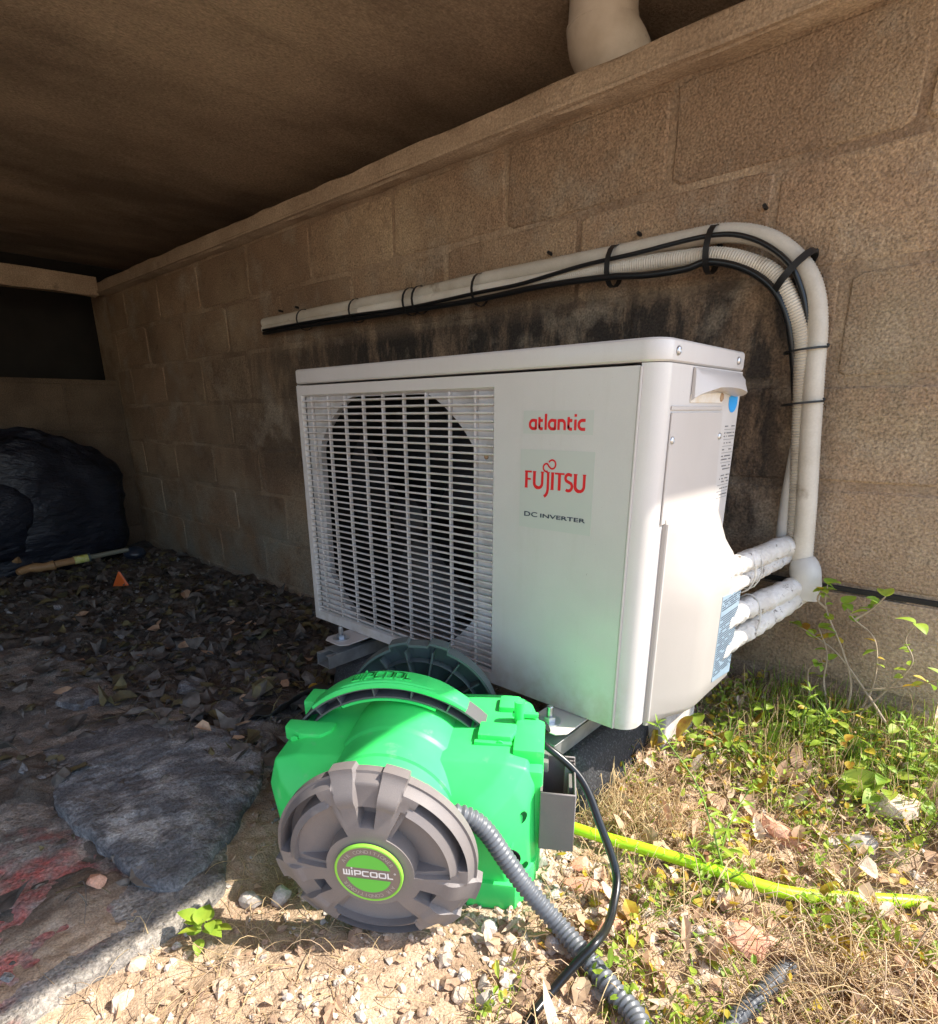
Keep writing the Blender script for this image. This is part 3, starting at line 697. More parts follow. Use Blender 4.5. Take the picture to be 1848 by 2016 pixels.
# rubber support feet with rail on top
def support(x, label):
    r = thing('support_foot', label, 'support foot', (x, 0, 0), 0, 'support feet under the outdoor unit')
    zb = -.03; sec = lambda s, zt: [(-.052 * s - .018, zb), (-.05 * s, zt - .02), (-.032 * s, zt), (.032 * s, zt), (.05 * s, zt - .02), (.052 * s + .018, zb)]
    v = []; f = []; st_ = [(-.045, .75, .045), (-.03, .95, .085), (-.012, 1, .098), (.36, 1, .098), (.39, .9, .08)]
    for y, s, zt in st_: v += [(a, y, b) for a, b in sec(s, zt)]
    for i in range(4):
        for k in range(5): a = i * 6 + k; f.append((a, a + 1, a + 7, a + 6))
    f += [tuple(range(5, -1, -1)), tuple(24 + k for k in range(6))]
    MB().add(bev((v, f), .006, 2)).out('rubber_block', M_rubber, r, 40)
    rl = MB()
    for a in (box(-.021, .021, -.092, .34, .0985, .1005), box(-.021, -.0185, -.092, .34, .1006, .1255), box(.0185, .021, -.092, .34, .1006, .1255), box(-.0184, -.009, -.092, .34, .1232, .1255), box(.009, .0184, -.092, .34, .1232, .1255)): rl.add(a)
    rl.add(bev(prism([(-.024, -.070), (-.024, .0), (.024, .0), (.024, -.070)], .1258, .1275), .0005, 1))
    rl.out('mounting_rail', M_galv, r, 20)
    return r
support(.150, 'black rubber foot with metal rail under the left end of the outdoor unit')
support(.683, 'black speckled rubber foot under the right end of the unit, by the black cable')
# concrete lump under the right rear
V, F = slab([(.70, .20), (.77, .19), (.79, .27), (.72, .30)], lambda x, y: .105 + 0 * x, .13, .006, .012, .004, .003, 6.)
o = link('concrete_lump', npmesh('concrete_lump', V, F, M_pebble2)); tag(o, 'pale rough lump of concrete below the lower right corner of the unit', 'concrete lump')

# ---------------------------------------------------------------- refrigerant line along the wall
ls = thing('pipe_bundle', 'cream corrugated pipe bundle with black cables strapped along the wall above the unit', 'pipe bundle', (.3, .46, .89))
def corr(P, r, pitch, amp, seg=12, start=0.0):
    Q = resample(P, pitch / 2); n = len(Q); rr = [r + (amp if i % 2 else -amp) * (1 if i / n > start else 0) for i in range(n)]; return tube(Q, [q * (1 + -.08 * 0 + .08 * sst(.76, .62, p.z)) for q, p in zip(rr, Q)] if start == .30 else rr, seg)
up = spline([(-.885, .468, .905), (-.6, .466, .905), (-.35, .465, .905), (-.1, .464, .902), (.12, .462, .905), (.46, .460, .904), (.60, .460, .905), (.68, .459, .902), (.745, .458, .882), (.795, .458, .845), (.828, .457, .80), (.845, .456, .74), (.852, .456, .66), (.862, .456, .56), (.874, .455, .45), (.882, .455, .36), (.886, .455, .325)], .01)
MB().add(corr(up, .0158, .0048, .0006, 14, .30)).out('pipe_sleeve', M_cream, ls, 60, world=True)
lo = spline([(-.88, .462, .884), (-.35, .458, .882), (.12, .450, .879), (.46, .446, .876), (.60, .446, .872), (.67, .445, .866), (.72, .445, .850), (.768, .446, .824), (.800, .447, .78), (.826, .453, .72), (.837, .457, .64), (.847, .460, .55), (.858, .462, .45), (.865, .464, .37)], .01)
MB().add(corr(lo, .0135, .0048, .0009, 14, .25)).out('pipe_sleeve', M_cream, ls, 60, world=True, label='lower, more finely ribbed cream sleeve')
c1 = spline([(-.87, .452, .870), (-.6, .444, .868), (-.35, .442, .864), (-.1, .440, .860), (.12, .434, .858), (.3, .430, .862), (.46, .429, .858), (.55, .430, .850), (.62, .432, .850), (.66, .434, .856), (.72, .436, .838), (.77, .437, .803), (.798, .442, .76), (.815, .452, .70), (.828, .466, .62)], .008)
MB().add(tube(c1, .0062, 8)).out('black_cable', M_cable, ls, 60, world=True)
c2 = spline([(-.87, .450, .880), (-.6, .442, .878), (-.35, .440, .874), (-.12, .438, .868), (.12, .431, .872), (.25, .430, .874), (.40, .428, .886), (.52, .428, .890), (.66, .430, .896), (.73, .432, .880), (.79, .434, .838), (.818, .442, .79), (.832, .450, .74), (.842, .466, .68)], .008)
MB().add(tube(c2, .0042, 8)).out('black_cable', M_cable, ls, 60, world=True)
def tie(p, d, rad, wid=.006):
    d = Vector(d).normalized(); F_ = []; u = d.cross(Vector((0, 1, 0))).normalized(); w_ = Vector((0, 1, 0)); P = []
    for k in range(17):
        a = 2 * math.pi * k / 16; P.append((Vector(p) + u * rad[0] * math.cos(a) + w_ * rad[1] * math.sin(a)))
    v = []; f = []
    for q in P:
        c = (q - Vector(p)).normalized() * .0012
        v += [q - d * wid / 2, q + d * wid / 2, q + d * wid / 2 + c, q - d * wid / 2 + c]
    for i in range(16):
        for k in range(4): k2 = (k + 1) % 4; f.append((4 * i + k, 4 * i + 4 + k, 4 * i + 4 + k2, 4 * i + k2))
    m = MB().add((v, f)); m.add(rbox(-.004, .004, -.004, .004, -.003, .003, .001, 1), 0, Matrix.Translation(P[3 if d.z > -.5 else 1] + Vector((0, -.003, .003))))
    return m.out('cable_tie', M_tie, ls, 40, world=True)
for x, zc, hh in ((-.617, .888, .030), (-.352, .886, .031), (-.125, .884, .033), (-.09, .884, .033), (.114, .882, .035), (.466, .880, .037), (.659, .878, .038)):
    tie((x, .452, zc), (1, 0, -.05), (hh, .031), .011 if x > .3 else .007)
tie((.800, .450, .820), (.75, 0, -.66), (.040, .031), .012)
for x, z, d in ((.834, .70, .024), (.842, .615, .024)):
    tie((x, .452, z), (.1, 0, -1), (.032, .024), .0035)
for x in (-.80, -.70, .50, .29, .73): # wall nails above the bundle
    MB().add(tube([(x, .49, .935), (x, .474, .937)], .0035, 6)).out('wall_clip', M_tie, ls, 40, world=True)
# trunk down the wall: side tubes
MB().add(tube(spline([(.846, .470, .60), (.842, .470, .5), (.842, .470, .40), (.848, .47, .33)], .02), .013, 12)).out('grey_tube', M_creamw, ls, 60, world=True)
MB().add(tube(spline([(.884, .455, .345), (.892, .452, .325), (.898, .452, .30), (.898, .45, .275)], .008), [.020, .024, .0255, .025, .024, .0245, .025, .025, .025, .025][:len(spline([(.884, .455, .345), (.892, .452, .325), (.898, .452, .30), (.898, .45, .275)], .008))] or .024, 18)).out('elbow_sleeve', M_creamw, ls, 60, world=True)
def wrapped(P, r, name='wrapped_pipe'):
    Q = resample(spline(P, .006), .0035); rr = []
    for i, p in enumerate(Q): rr.append(r * (1 + .05 * math.sin(i * .9) + .05 * float(vn(np.array([i * .21]), np.array([r * 900]), 1.)[0])))
    v, f = tube(Q, rr, 18); F_ = frames(Q)
    for i in range(len(Q)):
        for k in range(18):
            fr = (i * .13 + k / 18) % 1.0; q = 1 + .07 * fr + .05 * float(vn(np.array([i * .35 + 3]), np.array([k * .9]), r * 500)[0]); c = Q[i]; v[i * 18 + k] = c + (v[i * 18 + k] - c) * q
    return MB().add((v, f)).out(name, M_tape, ls, 35, world=True)
wrapped([(.815, .20, .352), (.822, .28, .357), (.838, .36, .362), (.852, .44, .366), (.868, .462, .36)], .0175)
wrapped([(.822, .20, .322), (.830, .28, .328), (.842, .36, .335), (.852, .435, .340), (.866, .46, .352)], .0115)
wrapped([(.815, .20, .258), (.824, .28, .269), (.850, .36, .280), (.876, .43, .291), (.892, .455, .30)], .0190)
wrapped([(.818, .20, .205), (.828, .28, .220), (.855, .36, .243), (.884, .43, .272), (.896, .452, .285)], .0165)
def knot(cx, cy, cz, r, tl=.0014):
    P = [(cx + rnd.uniform(-.002, .002), cy + .002 * math.sin(a * 2), cz + 0) for a in range(2)]
    P = [(cx + r[0] * math.cos(a), cy + .004 * math.sin(a), cz + r[1] * math.sin(a)) for a in [2 * math.pi * i / 14 for i in range(15)]]
    MB().add(tube(P, tl, 6)).out('binding_wire', M_creamw, ls, 60, world=True)
knot(.832, .32, .344, (.022, .034)); knot(.838, .325, .257, (.024, .042)); knot(.829, .30, .34, (.021, .032))

# ---------------------------------------------------------------- hose reel machine
YAW = R_(-57)
reel = thing('hose_reel', 'green and grey portable hose reel machine lying in front of the outdoor unit', 'hose reel', (.669, -.381, 0.0), YAW + math.pi / 2)
Z0 = .12
reel.rotation_euler = (R_(3.2), 0, YAW + math.pi / 2)
def discR(d):
    d = abs(d)
    return .1200 if 7.5 < d < 21.5 else (.1150 if d <= 7.5 else .1135)
def smooth(a, b, x): 
    t = min(1, max(0, (x - a) / (b - a))); return t * t * (3 - 2 * t)
def disc_h(r, deg):
    best = min((90, -30, 210), key=lambda c: abs((deg - c + 180) % 360 - 180)); d = (deg - best + 180) % 360 - 180; ad = abs(d)
    mid = 60 - ad                                           # 0 in the middle between two lug pairs
    dome = .031 - .0095 * smooth(.045, .108, r)
    h = dome - .012 * smooth(.104, .1105, r)
    if 7.5 < ad < 21.5:
        h = .031 - .0045 * smooth(.045, .084, r) + .0015 * smooth(.082, .086, r) - .016 * smooth(.0885, .1195, r)
        return h
    if ad <= 7.5:
        if .058 < r < .078: return dome - .020 * smooth(.058, .061, r) + .004 * smooth(.061, .076, r)
        if r >= .078: return dome - .0045 - .010 * smooth(.105, .1135, r)
        return dome
    if mid < 35:
        rp = .0488
        if .0955 < r < .1035 and mid < 28: return -.018
        if rp < r < .086:
            return dome - .021 + .015 * (r - rp) / (.086 - rp) if mid < 30 else dome - .006
        if .086 <= r <= .0955 and mid < 32: return dome + .0035 - .006 * (r - .086) / .0095
    return h
rs = sorted(set([0.0, .01, .02, .03, .035, .04] + [.045, .0475, .0487, .0496, .052, .054, .056] + [.0575, .0585, .060, .062, .066, .07, .0745, .0775, .0785, .0795, .082, .0855, .0865, .090, .093, .0952, .0960, .1000, .1030, .1038, .106, .108, .1105])) 
NA = 360
def disc_mesh(front=True):
    v = []; f = []; nR = len(rs) + 3
    for k in range(NA):
        deg = k * 360 / NA; a = R_(deg); best = min((90, -30, 210), key=lambda c: abs((deg - c + 180) % 360 - 180)); d = (deg - best + 180) % 360 - 180; RR = discR(d)
        col = []
        for r in rs:
            r2 = r if r < .09 else .09 + (r - .09) * (RR - .09) / (.1105 - .09) if RR > .1106 else r
            col.append((r2, disc_h(r2, deg) if r > .001 else .031))
        col += [(RR, col[-1][1] - .004), (RR - .0005, -.003), (RR - .004, -.003)]
        for r, h in col: v.append((r * math.cos(a), -h, r * math.sin(a)))   # local: front is -Y
    for k in range(NA):
        k2 = (k + 1) % NA
        for i in range(nR - 1): f.append((k * nR + i, k2 * nR + i, k2 * nR + i + 1, k * nR + i + 1))
    b = len(v); v.append((0, .004, 0)); 
    for k in range(NA): f.append((b, k * nR + nR - 1, ((k + 1) % NA) * nR + nR - 1))
    return v, f
v, f = disc_mesh()
bm = bmesh.new(); vs = [bm.verts.new(p) for p in v]
for q in f:
    try: bm.faces.new([vs[i] for i in q])
    except ValueError: pass
bmesh.ops.remove_doubles(bm, verts=bm.verts, dist=1e-6); bmesh.ops.recalc_face_normals(bm, faces=bm.faces)
me = bpy.data.meshes.new('front_disc'); bm.to_mesh(me); bm.free(); me.materials.append(M_grey)
me.polygons.foreach_set('use_smooth', np.ones(len(me.polygons), bool)); me.set_sharp_from_angle(angle=R_(38))
fd = link('front_disc', me, reel, (0, .006, Z0)); fd.scale = (1.04, 1.0, 1.01)
# badge
bx = Matrix.Translation((0, -.0265 - .0045, Z0 + 0)) 
RXb = Matrix.Rotation(R_(90), 4, 'X')
def onbadge(vf2, z): return ([(p[0], -z, p[1]) for p in vf2[0]], [tuple(reversed(q)) for q in vf2[1]])
bz = .0035
bd = MB()
for prof, mi in (([(.0392, 0), (.0392, bz), (.0385, bz + .0006), (.0368, bz + .0006), (.0364, bz)], 1), ([(.0364, bz), (.0, bz)], 0)):
    v, f = lathe(prof, 64); bd.add((v, f), mi, Matrix.Rotation(R_(90), 4, 'X'))
bdo = bd.out('badge', [M_badge, M_lime], reel, 40, loc=(0, -.0265, Z0))
hm = MB()
for s in (1, -1):
    a0 = math.degrees(math.asin(.0075 / .0265)); P = arc(0, 0, .0265, .0265, a0, 180 - a0, 24); P = [(x, s * z) for x, z in P]
    if s < 0: P = P[::-1]
    hm.add(([(x, -bz - .00025, z) for x, z in P], [tuple(range(len(P) - 1, -1, -1))]))
hm.out('green_half_moon', M_greenlogo, bdo)
def wip():
    s = .2; W_ = []
    return {'W': ([[(.1, 1), (.1, .1), (.9, .1), (.9, 1)], [(.5, 1), (.5, .1)]], 1.18), 'i': ([[(.1, .95), (.1, 0)], [(.1, 1.15), (.1, 1.42)]], .40),
            'P': ([[(.1, -.02), (.1, .9), (.85, .9), (.9, .82), (.9, .45), (.82, .36), (.1, .36)]], 1.12), 'C': ([[(1, .9), (.2, .9), (.1, .8), (.1, .2), (.2, .1), (1, .1)]], 1.16),
            'O': ([[(.2, .9), (.9, .9), (1, .8), (1, .2), (.9, .1), (.2, .1), (.1, .2), (.1, .8), (.2, .9)]], 1.24), 'L': ([[(.1, 1), (.1, .1), (.8, .1)]], .9)}
WG = wip(); seq = 'WiPCOOL'; tot = sum(WG[c][1] for c in seq)
def wipword(width, height, st=.22):
    out = []; x = 0; s = width / tot
    for c in seq:
        for k, pl in enumerate(WG[c][0]):
            v, f = ribbon(pl, st); out.append(([(-width / 2 + (x + p[0]) * s, (p[1] - .5) * height) for p in v], f))
        x += WG[c][1]
    return out
t = MB()
for k, vf in enumerate(wipword(.0580, .0080)): t.add(onbadge(vf, bz + .0004 + .00004 * (k % 2)))
v, f = ribbon(arc(.0305, .0042, .0009, .0009, 0, 360, 12), .0006); t.add(onbadge((v, f), bz + .0004))
t.out('lettering', M_silver, bdo)
word = 'AIR CONDITIONER'
for base in (90, 270):
    t = MB()
    for i, ch in enumerate(word):
        if ch == ' ': continue
        v, f = font_glyphs(ch, .0066); xs = [p[0] for p in v]; m = (min(xs) + max(xs)) / 2
        a = base + 60 - 120 * i / (len(word) - 1); ca, sa = math.cos(R_(a - 90)), math.sin(R_(a - 90))
        vv = [((p[0] - m) * 1.0 * ca - (p[1] + .0292) * sa, (p[0] - m) * sa + (p[1] + .0292) * ca) for p in v]
        t.add(([(p[0], -bz - .0004, p[1]) for p in vv], f))
    t.out('ring_lettering', M_stick_gr, bdo)

# back disc (seen from inside): rim, flange and ribs
def rim(deg):
    best = min((90, -30, 210), key=lambda c: abs((deg - c + 180) % 360 - 180)); return discR((deg - best + 180) % 360 - 180)
v = []; f = []; prof_n = 7
for k in range(NA):
    a = R_(k * 360 / NA); RR = rim(k * 360 / NA)
    for r, y in ((.03, .016), (.07, .014), (RR - .020, .010), (RR - .0035, .004), (RR - .0035, -.014), (RR, -.014), (RR, .008)):
        v.append((r * math.cos(a), y, r * math.sin(a)))
for k in range(NA):
    k2 = (k + 1) % NA
    for i in range(prof_n - 1): f.append((k * 7 + i, k * 7 + i + 1, k2 * 7 + i + 1, k2 * 7 + i))
bdisc = MB().add((v, f)).out('back_disc', M_dgrey, reel, 35, loc=(-.018, .325, .108)); bdisc.scale = (1.12, 1, 1.12)
for k in range(16):
    a = 90 + 360 * (k + .5) / 16
    if abs(((a - 90 + 180) % 360) - 180) > 95: continue
    M_ = Matrix.Rotation(R_(-a), 4, 'Y')
    MB().add(box(.05, .104, -.010, .013, -.0011, .0011), 0, M_).out('rib', M_dgrey, bdisc)
v, f = lathe([(.088, -.004), (.088, .012)], 64); MB().add((v, f), 0, Matrix.Rotation(R_(90), 4, 'X')).out('ring_rib', M_dgrey, bdisc, 60)

# body shell
full = [(-.15, 0), (-.176, .03), (-.184, .115), (-.172, .156), (-.14, .166), (-.10, .168), (.09, .178), (.14, .180), (.166, .174), (.176, .150), (.181, .03), (.155, 0)]
mid_ = [(-.135, 0), (-.160, .03), (-.168, .100), (-.158, .136), (-.125, .148), (-.09, .150), (.075, .158), (.125, .162), (.152, .152), (.166, .125), (.172, .03), (.152, 0)]
frt = [(-.11, 0), (-.12, .03), (-.125, .085), (-.115, .105), (-.095, .118), (-.06, .122), (.05, .125), (.085, .128), (.115, .118), (.130, .09), (.150, .03), (.148, 0)]
secs = [(.058, frt), (.088, mid_), (.108, full), (.262, full), (.285, [(a * .93, b * .97) for a, b in full])]
v = []; f = []; m = 12
for s, P in secs: v += [(a, s, b) for a, b in P]
for i in range(len(secs) - 1):
    for k in range(m): k2 = (k + 1) % m; f.append((i * m + k, i * m + k2, (i + 1) * m + k2, (i + 1) * m + k))
f += [tuple(range(m)), tuple((len(secs) - 1) * m + k for k in range(m - 1, -1, -1))]
MB().add(bev((v, f), .0035, 2, 12)).out('body_shell', M_green, reel, 40)
# drum housing hump with stepped rings
prof = [(.0, .040), (.080, .040), (.0845, .046), (.0875, .075), (.0905, .077), (.0905, .079), (.091, .125), (.0918, .128), (.0935, .131), (.0945, .134), (.0945, .225), (.093, .229), (.088, .233), (.0875, .27), (.085, .275), (0, .275)]
v, f = lathe(prof, 96); Mh = Matrix.Translation((-.008, 0, .111)) @ Matrix.Rotation(R_(-90), 4, 'X')
MB().add((v, f), 0, Mh).out('drum_housing', M_green, reel, 30)
# shoulders, flanges, ridges
sh = MB()
sh.add(rbox(.150, .186, .110, .205, .004, .168, .006)); sh.add(bev(prism([(.146, .128), (.186, .128), (.186, .20), (.160, .214), (.146, .2)], .150, .186), .004)); 
sh.out('side_flange', M_green, reel, 40)
sh = MB(); sh.add(bev(prism([(.098, .150), (.142, .150), (.148, .165), (.148, .183), (.098, .183)], .165, .190), .0025)); sh.add(rbox(.094, .144, .143, .151, .165, .183, .002)); sh.add(rbox(.118, .150, .226, .262, .160, .188, .006)); sh.out('hinge_mount', M_green, reel, 40)
sh = MB(); sh.add(bev(prism([(-.180, .160), (-.152, .146), (-.122, .146), (-.110, .160), (-.110, .180), (-.180, .180)], .150, .1715), .0025)); sh.add(rbox(-.178, -.12, .222, .262, .150, .176, .003)); sh.out('hinge_mount', M_green, reel, 40)
MB().add(tube([(.150, .205, .175), (.150, .205, .212)], .0075, 16)).add(rbox(.140, .176, .201, .208, .188, .195, .002)).out('hinge_pin', M_green, reel, 40)
for (a, s, z, r) in ((-.160, .1465, .162, .005), (.128, .1465, .181, .005), (.062, .128, .168, .0035)):
    MB().add(tube([(a, s + .0, z), (a, s - .0025, z)], r, 16)).out('boss', M_green, reel, 50)
MB().add(tube([(.035, .078, .1565), (.060, .074, .160)], .0035, 10)).out('raised_ridge', M_green, reel, 50)
rdg = MB(); rdg.add(bev((lambda P: ([(x, y - .001, z) for x, y, z in P] + [(x, y + .012, z - .012) for x, y, z in P], [(0, 1, 2, 3), (7, 6, 5, 4), (0, 4, 5, 1), (1, 5, 6, 2), (2, 6, 7, 3), (3, 7, 4, 0)]))([(.068, .070, .128), (.078, .070, .124), (.112, .094, .163), (.102, .094, .166)]), .0015, 1)); rdg.out('raised_ridge', M_green, reel, 30)
rdg = MB(); rdg.add(bev((lambda P: (P, [(0, 1, 2, 3), (3, 2, 5, 4), (0, 3, 4), (1, 5, 2), (0, 4, 5, 1)]))([(.108, .058, .075), (.150, .066, .070), (.160, .090, .118), (.120, .076, .118), (.100, .10, .12), (.165, .11, .11)]), .002, 1)); rdg.out('front_facet', M_green, reel, 20)
for (a, s, z, r1, r2, rot) in ((.163, .0925, .118, .0045, .010, 20), (.168, .0895, .045, .003, .007, 25), (.150, .072, .072, .0125, .0125, 0)):
    v, f = lathe([(0, -.0005), (.7, 0), (1, .001), (1.06, .0)], 20); v = [(p[0] * r1, p[1] * r2, p[2]) for p in v]
    MB().add((v, f), 0, Matrix.Translation((a, s - .0075, z)) @ Matrix.Rotation(R_(rot), 4, 'Y') @ Matrix.Rotation(R_(90), 4, 'X')).out('slot', M_black if r1 > .01 else mat('deep_green_slot', (.005, .16, .04), .6), reel, 40)
MB().add(tube([(.150, .068, .072), (.153, .052, .074)], .0068, 14)).out('hose_coupling', M_bluep, reel, 40)
MB().add(bev(prism([(.095, .052), (.158, .052), (.182, .10), (.182, .14), (.095, .14)], -.008, .038), .004)).out('front_foot', M_green, reel, 40)
MB().add(tube([(.172, .20, .165), (.188, .20, .178)], .009, 14)).out('cable_gland', M_cable, reel, 40)

# arched handle: C-section with ribs, green grip
hc_ = (-.0255, .0505); hr_ = .180; hs = .200
def arch(mb, r0, r1, s0, s1, a0, a1, n=40, mi=0):
    v = []; f = []
    for i in range(n + 1):
        a = R_(90 + a0 + (a1 - a0) * i / n)
        for r, s in ((r0, s0), (r1, s0), (r1, s1), (r0, s1)): v.append((hc_[0] + r * math.cos(a), s, hc_[1] + r * math.sin(a)))
    for i in range(n):
        for k in range(4): k2 = (k + 1) % 4; f.append((4 * i + k, 4 * i + k2, 4 * i + 4 + k2, 4 * i + 4 + k))
    f += [(3, 2, 1, 0), tuple(4 * n + k for k in range(4))]; mb.add((v, f), mi)
hd = thing('handle', None, None); hd.parent = reel
for nm in ('label', 'category'):
    if nm in hd: del hd[nm]
mb = MB(); arch(mb, .1795, .182, hs - .017, hs + .017, 60, -60); mb.out('outer_band', M_arch, hd, 30)
mb = MB(); arch(mb, .1655, .168, hs - .017, hs + .017, 60, -60); arch(mb, .168, .1795, hs + .0125, hs + .015, 60, -60); mb.out('inner_band', M_arch, hd, 30)
for a in (52, 40, 27, 9, -9, -27, -42, -54):
    mb = MB(); arch(mb, .1680, .1795, hs - .0165, hs + .0125, a + .35, a - .35, 1); mb.out('rib', M_arch, hd)
# grip: swept rounded section
def gripsec(r0, r1, w0, a0, a1, n=36, taper=8):
    v = []; f = []
    for i in range(n + 1):
        t_ = i / n; ad = a0 + (a1 - a0) * t_; a = R_(90 + ad); e = min(1, min(t_, 1 - t_) * n / taper * 1.0); e = e * e * (3 - 2 * e)
        r1_ = r1 - .003 * (1 - e); w_ = w0 - .003 * (1 - e)
        for r, s in ((r0, -w_), (r1_ - .004, -w_), (r1_ - .001, -w_ + .002), (r1_, -w_ + .006), (r1_, w_ - .006), (r1_ - .001, w_ - .002), (r1_ - .004, w_), (r0, w_)):
            v.append((hc_[0] + r * math.cos(a), hs + s, hc_[1] + r * math.sin(a)))
    for i in range(n):
        for k in range(8): k2 = (k + 1) % 8; f.append((8 * i + k, 8 * i + k2, 8 * i + 8 + k2, 8 * i + 8 + k))
    f += [tuple(range(7, -1, -1)), tuple(8 * n + k for k in range(8))]; return v, f
MB().add(gripsec(.1822, .190, .0195, 41, -34)).out('grip', M_green, hd, 40)
MB().add(gripsec(.1822, .1925, .0165, 29, -23, 28, 5)).out('grip_pad', M_green, hd, 40)
mb = MB(); arch(mb, .1615, .1652, hs - .0185, hs + .0185, 27, -22); mb.out('grip_underside', M_green, hd, 40)
t = MB()
for vf in wipword(.088, .0185, .17):
    v = []
    for lift in (0.1921, .1942):
        for p in vf[0]: a = math.pi / 2 - p[0] / .193 + R_(5); v.append((hc_[0] + lift * math.cos(a), hs - .002 + p[1] * 1.0, hc_[1] + lift * math.sin(a)))
    n = len(vf[0]); f = [tuple(n + i for i in q) for q in vf[1]]
    for q in vf[1]:
        for i in range(4): a, b = q[i], q[(i + 1) % 4]; f.append((a, b, n + b, n + a))
    t.add((v, f))
t.out('embossed_lettering', M_green, hd, 20)
# battery holder: open box on the right
bh = thing('battery_holder', None, None); bh.parent = reel
for nm in ('label', 'category'):
    if nm in bh: del bh[nm]
x0, x1, y0, y1, z0_, z1_ = .1835, .228, .100, .176, .056, .146; tw = .0028
ob = bev(box(x0, x1, y0, y1, z0_, z1_), .004, 2); 
mb = MB()
mb.add(rbox(x0, x1, y0, y0 + tw, z0_, z1_, .0012, 1)); mb.add(rbox(x0, x1, y1 - tw, y1, z0_, z1_ + .004, .0012, 1)); mb.add(rbox(x1 - tw, x1, y0 + .0005, y1 - .0005, z0_ + .0005, z1_ - .0005, .001, 1))
mb.add(box(x0, x0 + tw, y0 + tw, y1 - tw, z0_, z1_)); mb.add(rbox(x0 + .001, x1 - .001, y0 + .001, y1 - .001, z0_ + .0, z0_ + .02, .0008, 1))
mb.add(rbox(x1 - .014, x1 - tw, y1 - .024, y1 - tw, z0_ + .03, z1_ + .003, .002)); mb.add(rbox(x1 - .009, x1 - tw, y0 + .02, y1 - .024, z0_ + .03, z1_ - .004, .001))
mb.out('holder_box', M_grey, bh, 40)
for k in range(3): MB().add(rbox(x1 - .013, x1 - .001, y1 - .022 + .007 * k, y1 - .0195 + .007 * k, z1_ + .0032, z1_ + .0045, .0004, 1)).out('vent_slot', M_black, bh, 30)
MB().add(rbox(x0 - .006, x0 + .009, y1 - .028, y1 - .004, z1_ - .006, z1_ + .010, .002)).out('latch', M_grey, bh, 40)

# ---------------------------------------------------------------- hoses and cable
gh = [(.700, -.322, .140), (.722, -.311, .156), (.738, -.297, .150), (.753, -.283, .129), (.774, -.271, .092), (.798, -.262, .060), (.839, -.256, .030), (.884, -.265, .020), (.922, -.278, .018), (.960, -.293, .018), (1.00, -.34, .02), (1.05, -.40, .015)]
def ribbed(P, r, pitch, amp, seg=16, M_=M_hose, name='hose'):
    Q = resample(spline(P, .004), pitch / 4); rr = [r + amp * (1 if i % 4 in (1, 2) else -1) for i in range(len(Q))]; return MB().add(tube(Q, rr, seg))
o = ribbed(gh, .0108, .0066, .0011).out('ribbed_hose', M_hose, None, 60); tag(o, 'thick dark grey corrugated hose running from the reel disc to the bottom of the frame', 'hose', 'ribbed grey hoses')
o = ribbed([(1.052, -.10, -.004), (1.048, -.125, .004), (1.040, -.172, .008), (1.028, -.222, .009), (1.015, -.30, .007)], .0085, .0066, .0011).out('ribbed_hose', M_hose, None, 60)
tag(o, 'short dark ribbed hose end half buried in dry stems at the bottom right', 'hose', 'ribbed grey hoses')
cab = thing('power_cable', 'thin shiny black power cable arching from the reel down to the ground', 'cable', (.88, -.2, 0))
cp = spline([(.683, -.128, .172), (.700, -.140, .176), (.738, -.148, .180), (.790, -.136, .145), (.832, -.150, .098), (.862, -.160, .052), (.878, -.196, .036), (.888, -.231, .040), (.893, -.267, .050), (.884, -.290, .034), (.873, -.319, .012), (.871, -.358, .007), (.872, -.41, -.002)], .006)
MB().add(tube(cp, .0049, 12)).out('sheath', M_cable, cab, 60, world=True)
F_ = frames(cp); P = [p + Vector((-.0036, -.0028, -.0012)) for p, t_, u, w_ in F_][4:70]
MB().add(tube(P, .0011, 6)).out('printed_line', M_cablegreen, cab, 60, world=True)
yp = [(.70, -.098, .01), (.735, -.089, .016), (.79, -.078, .018), (.862, -.058, .020), (.91, -.044, .020), (.956, -.031, .019), (1.008, -.016, .017), (1.049, .009, .014), (1.107, .059, .010), (1.175, .112, .006), (1.30, .18, 0)]
o = MB().add(tube(spline(yp, .01), .0082, 14)).out('garden_hose', M_yhose, None, 60); tag(o, 'fluorescent yellow-green garden hose lying across the ground behind the cable', 'hose')

# ---------------------------------------------------------------- things in the dark end
def lump(c, r, seed, amp, nu=48, nv=28, ztrunc=-.2):
    v = []; f = []
    for i in range(nv + 1):
        th = math.pi * i / nv
        for k in range(nu):
            ph = 2 * math.pi * k / nu; d = (math.sin(th) * math.cos(ph), math.sin(th) * math.sin(ph), math.cos(th))
            nn = float(fbm(np.array([d[0] * 2 + seed]), np.array([d[1] * 2]), 1.0, 4, d[2] * 2 + 20)[0]); rg = abs(float(vn(np.array([d[0] * 5 + d[2] * 2]), np.array([d[1] * 5 - d[2] * 3]), seed)[0]))
            r3 = .6 * abs(float(vn(np.array([d[0] * 9 - d[1] * 4]), np.array([d[2] * 11 + d[1] * 3]), seed + 4)[0])); q = 1 + amp * nn - amp * .9 * rg - amp * .5 * r3
            v.append((c[0] + r[0] * d[0] * q, c[1] + r[1] * d[1] * q, max(c[2] + r[2] * d[2] * q, c[2] + ztrunc)))
    for i in range(nv):
        for k in range(nu): k2 = (k + 1) % nu; f.append((i * nu + k, (i + 1) * nu + k, (i + 1) * nu + k2, i * nu + k2))
    return v, f
sack = thing('covered_heap', 'bulging dark navy plastic sack heap at the far end of the crawl space', 'sack', (-2.15, -.1, -.1))
MB().add(lump((-2.19, -.10, .14), (.15, .47, .44), 3.3, .08, 96, 56, -.24)).out('sheeting', M_bag, sack, 70, world=True)
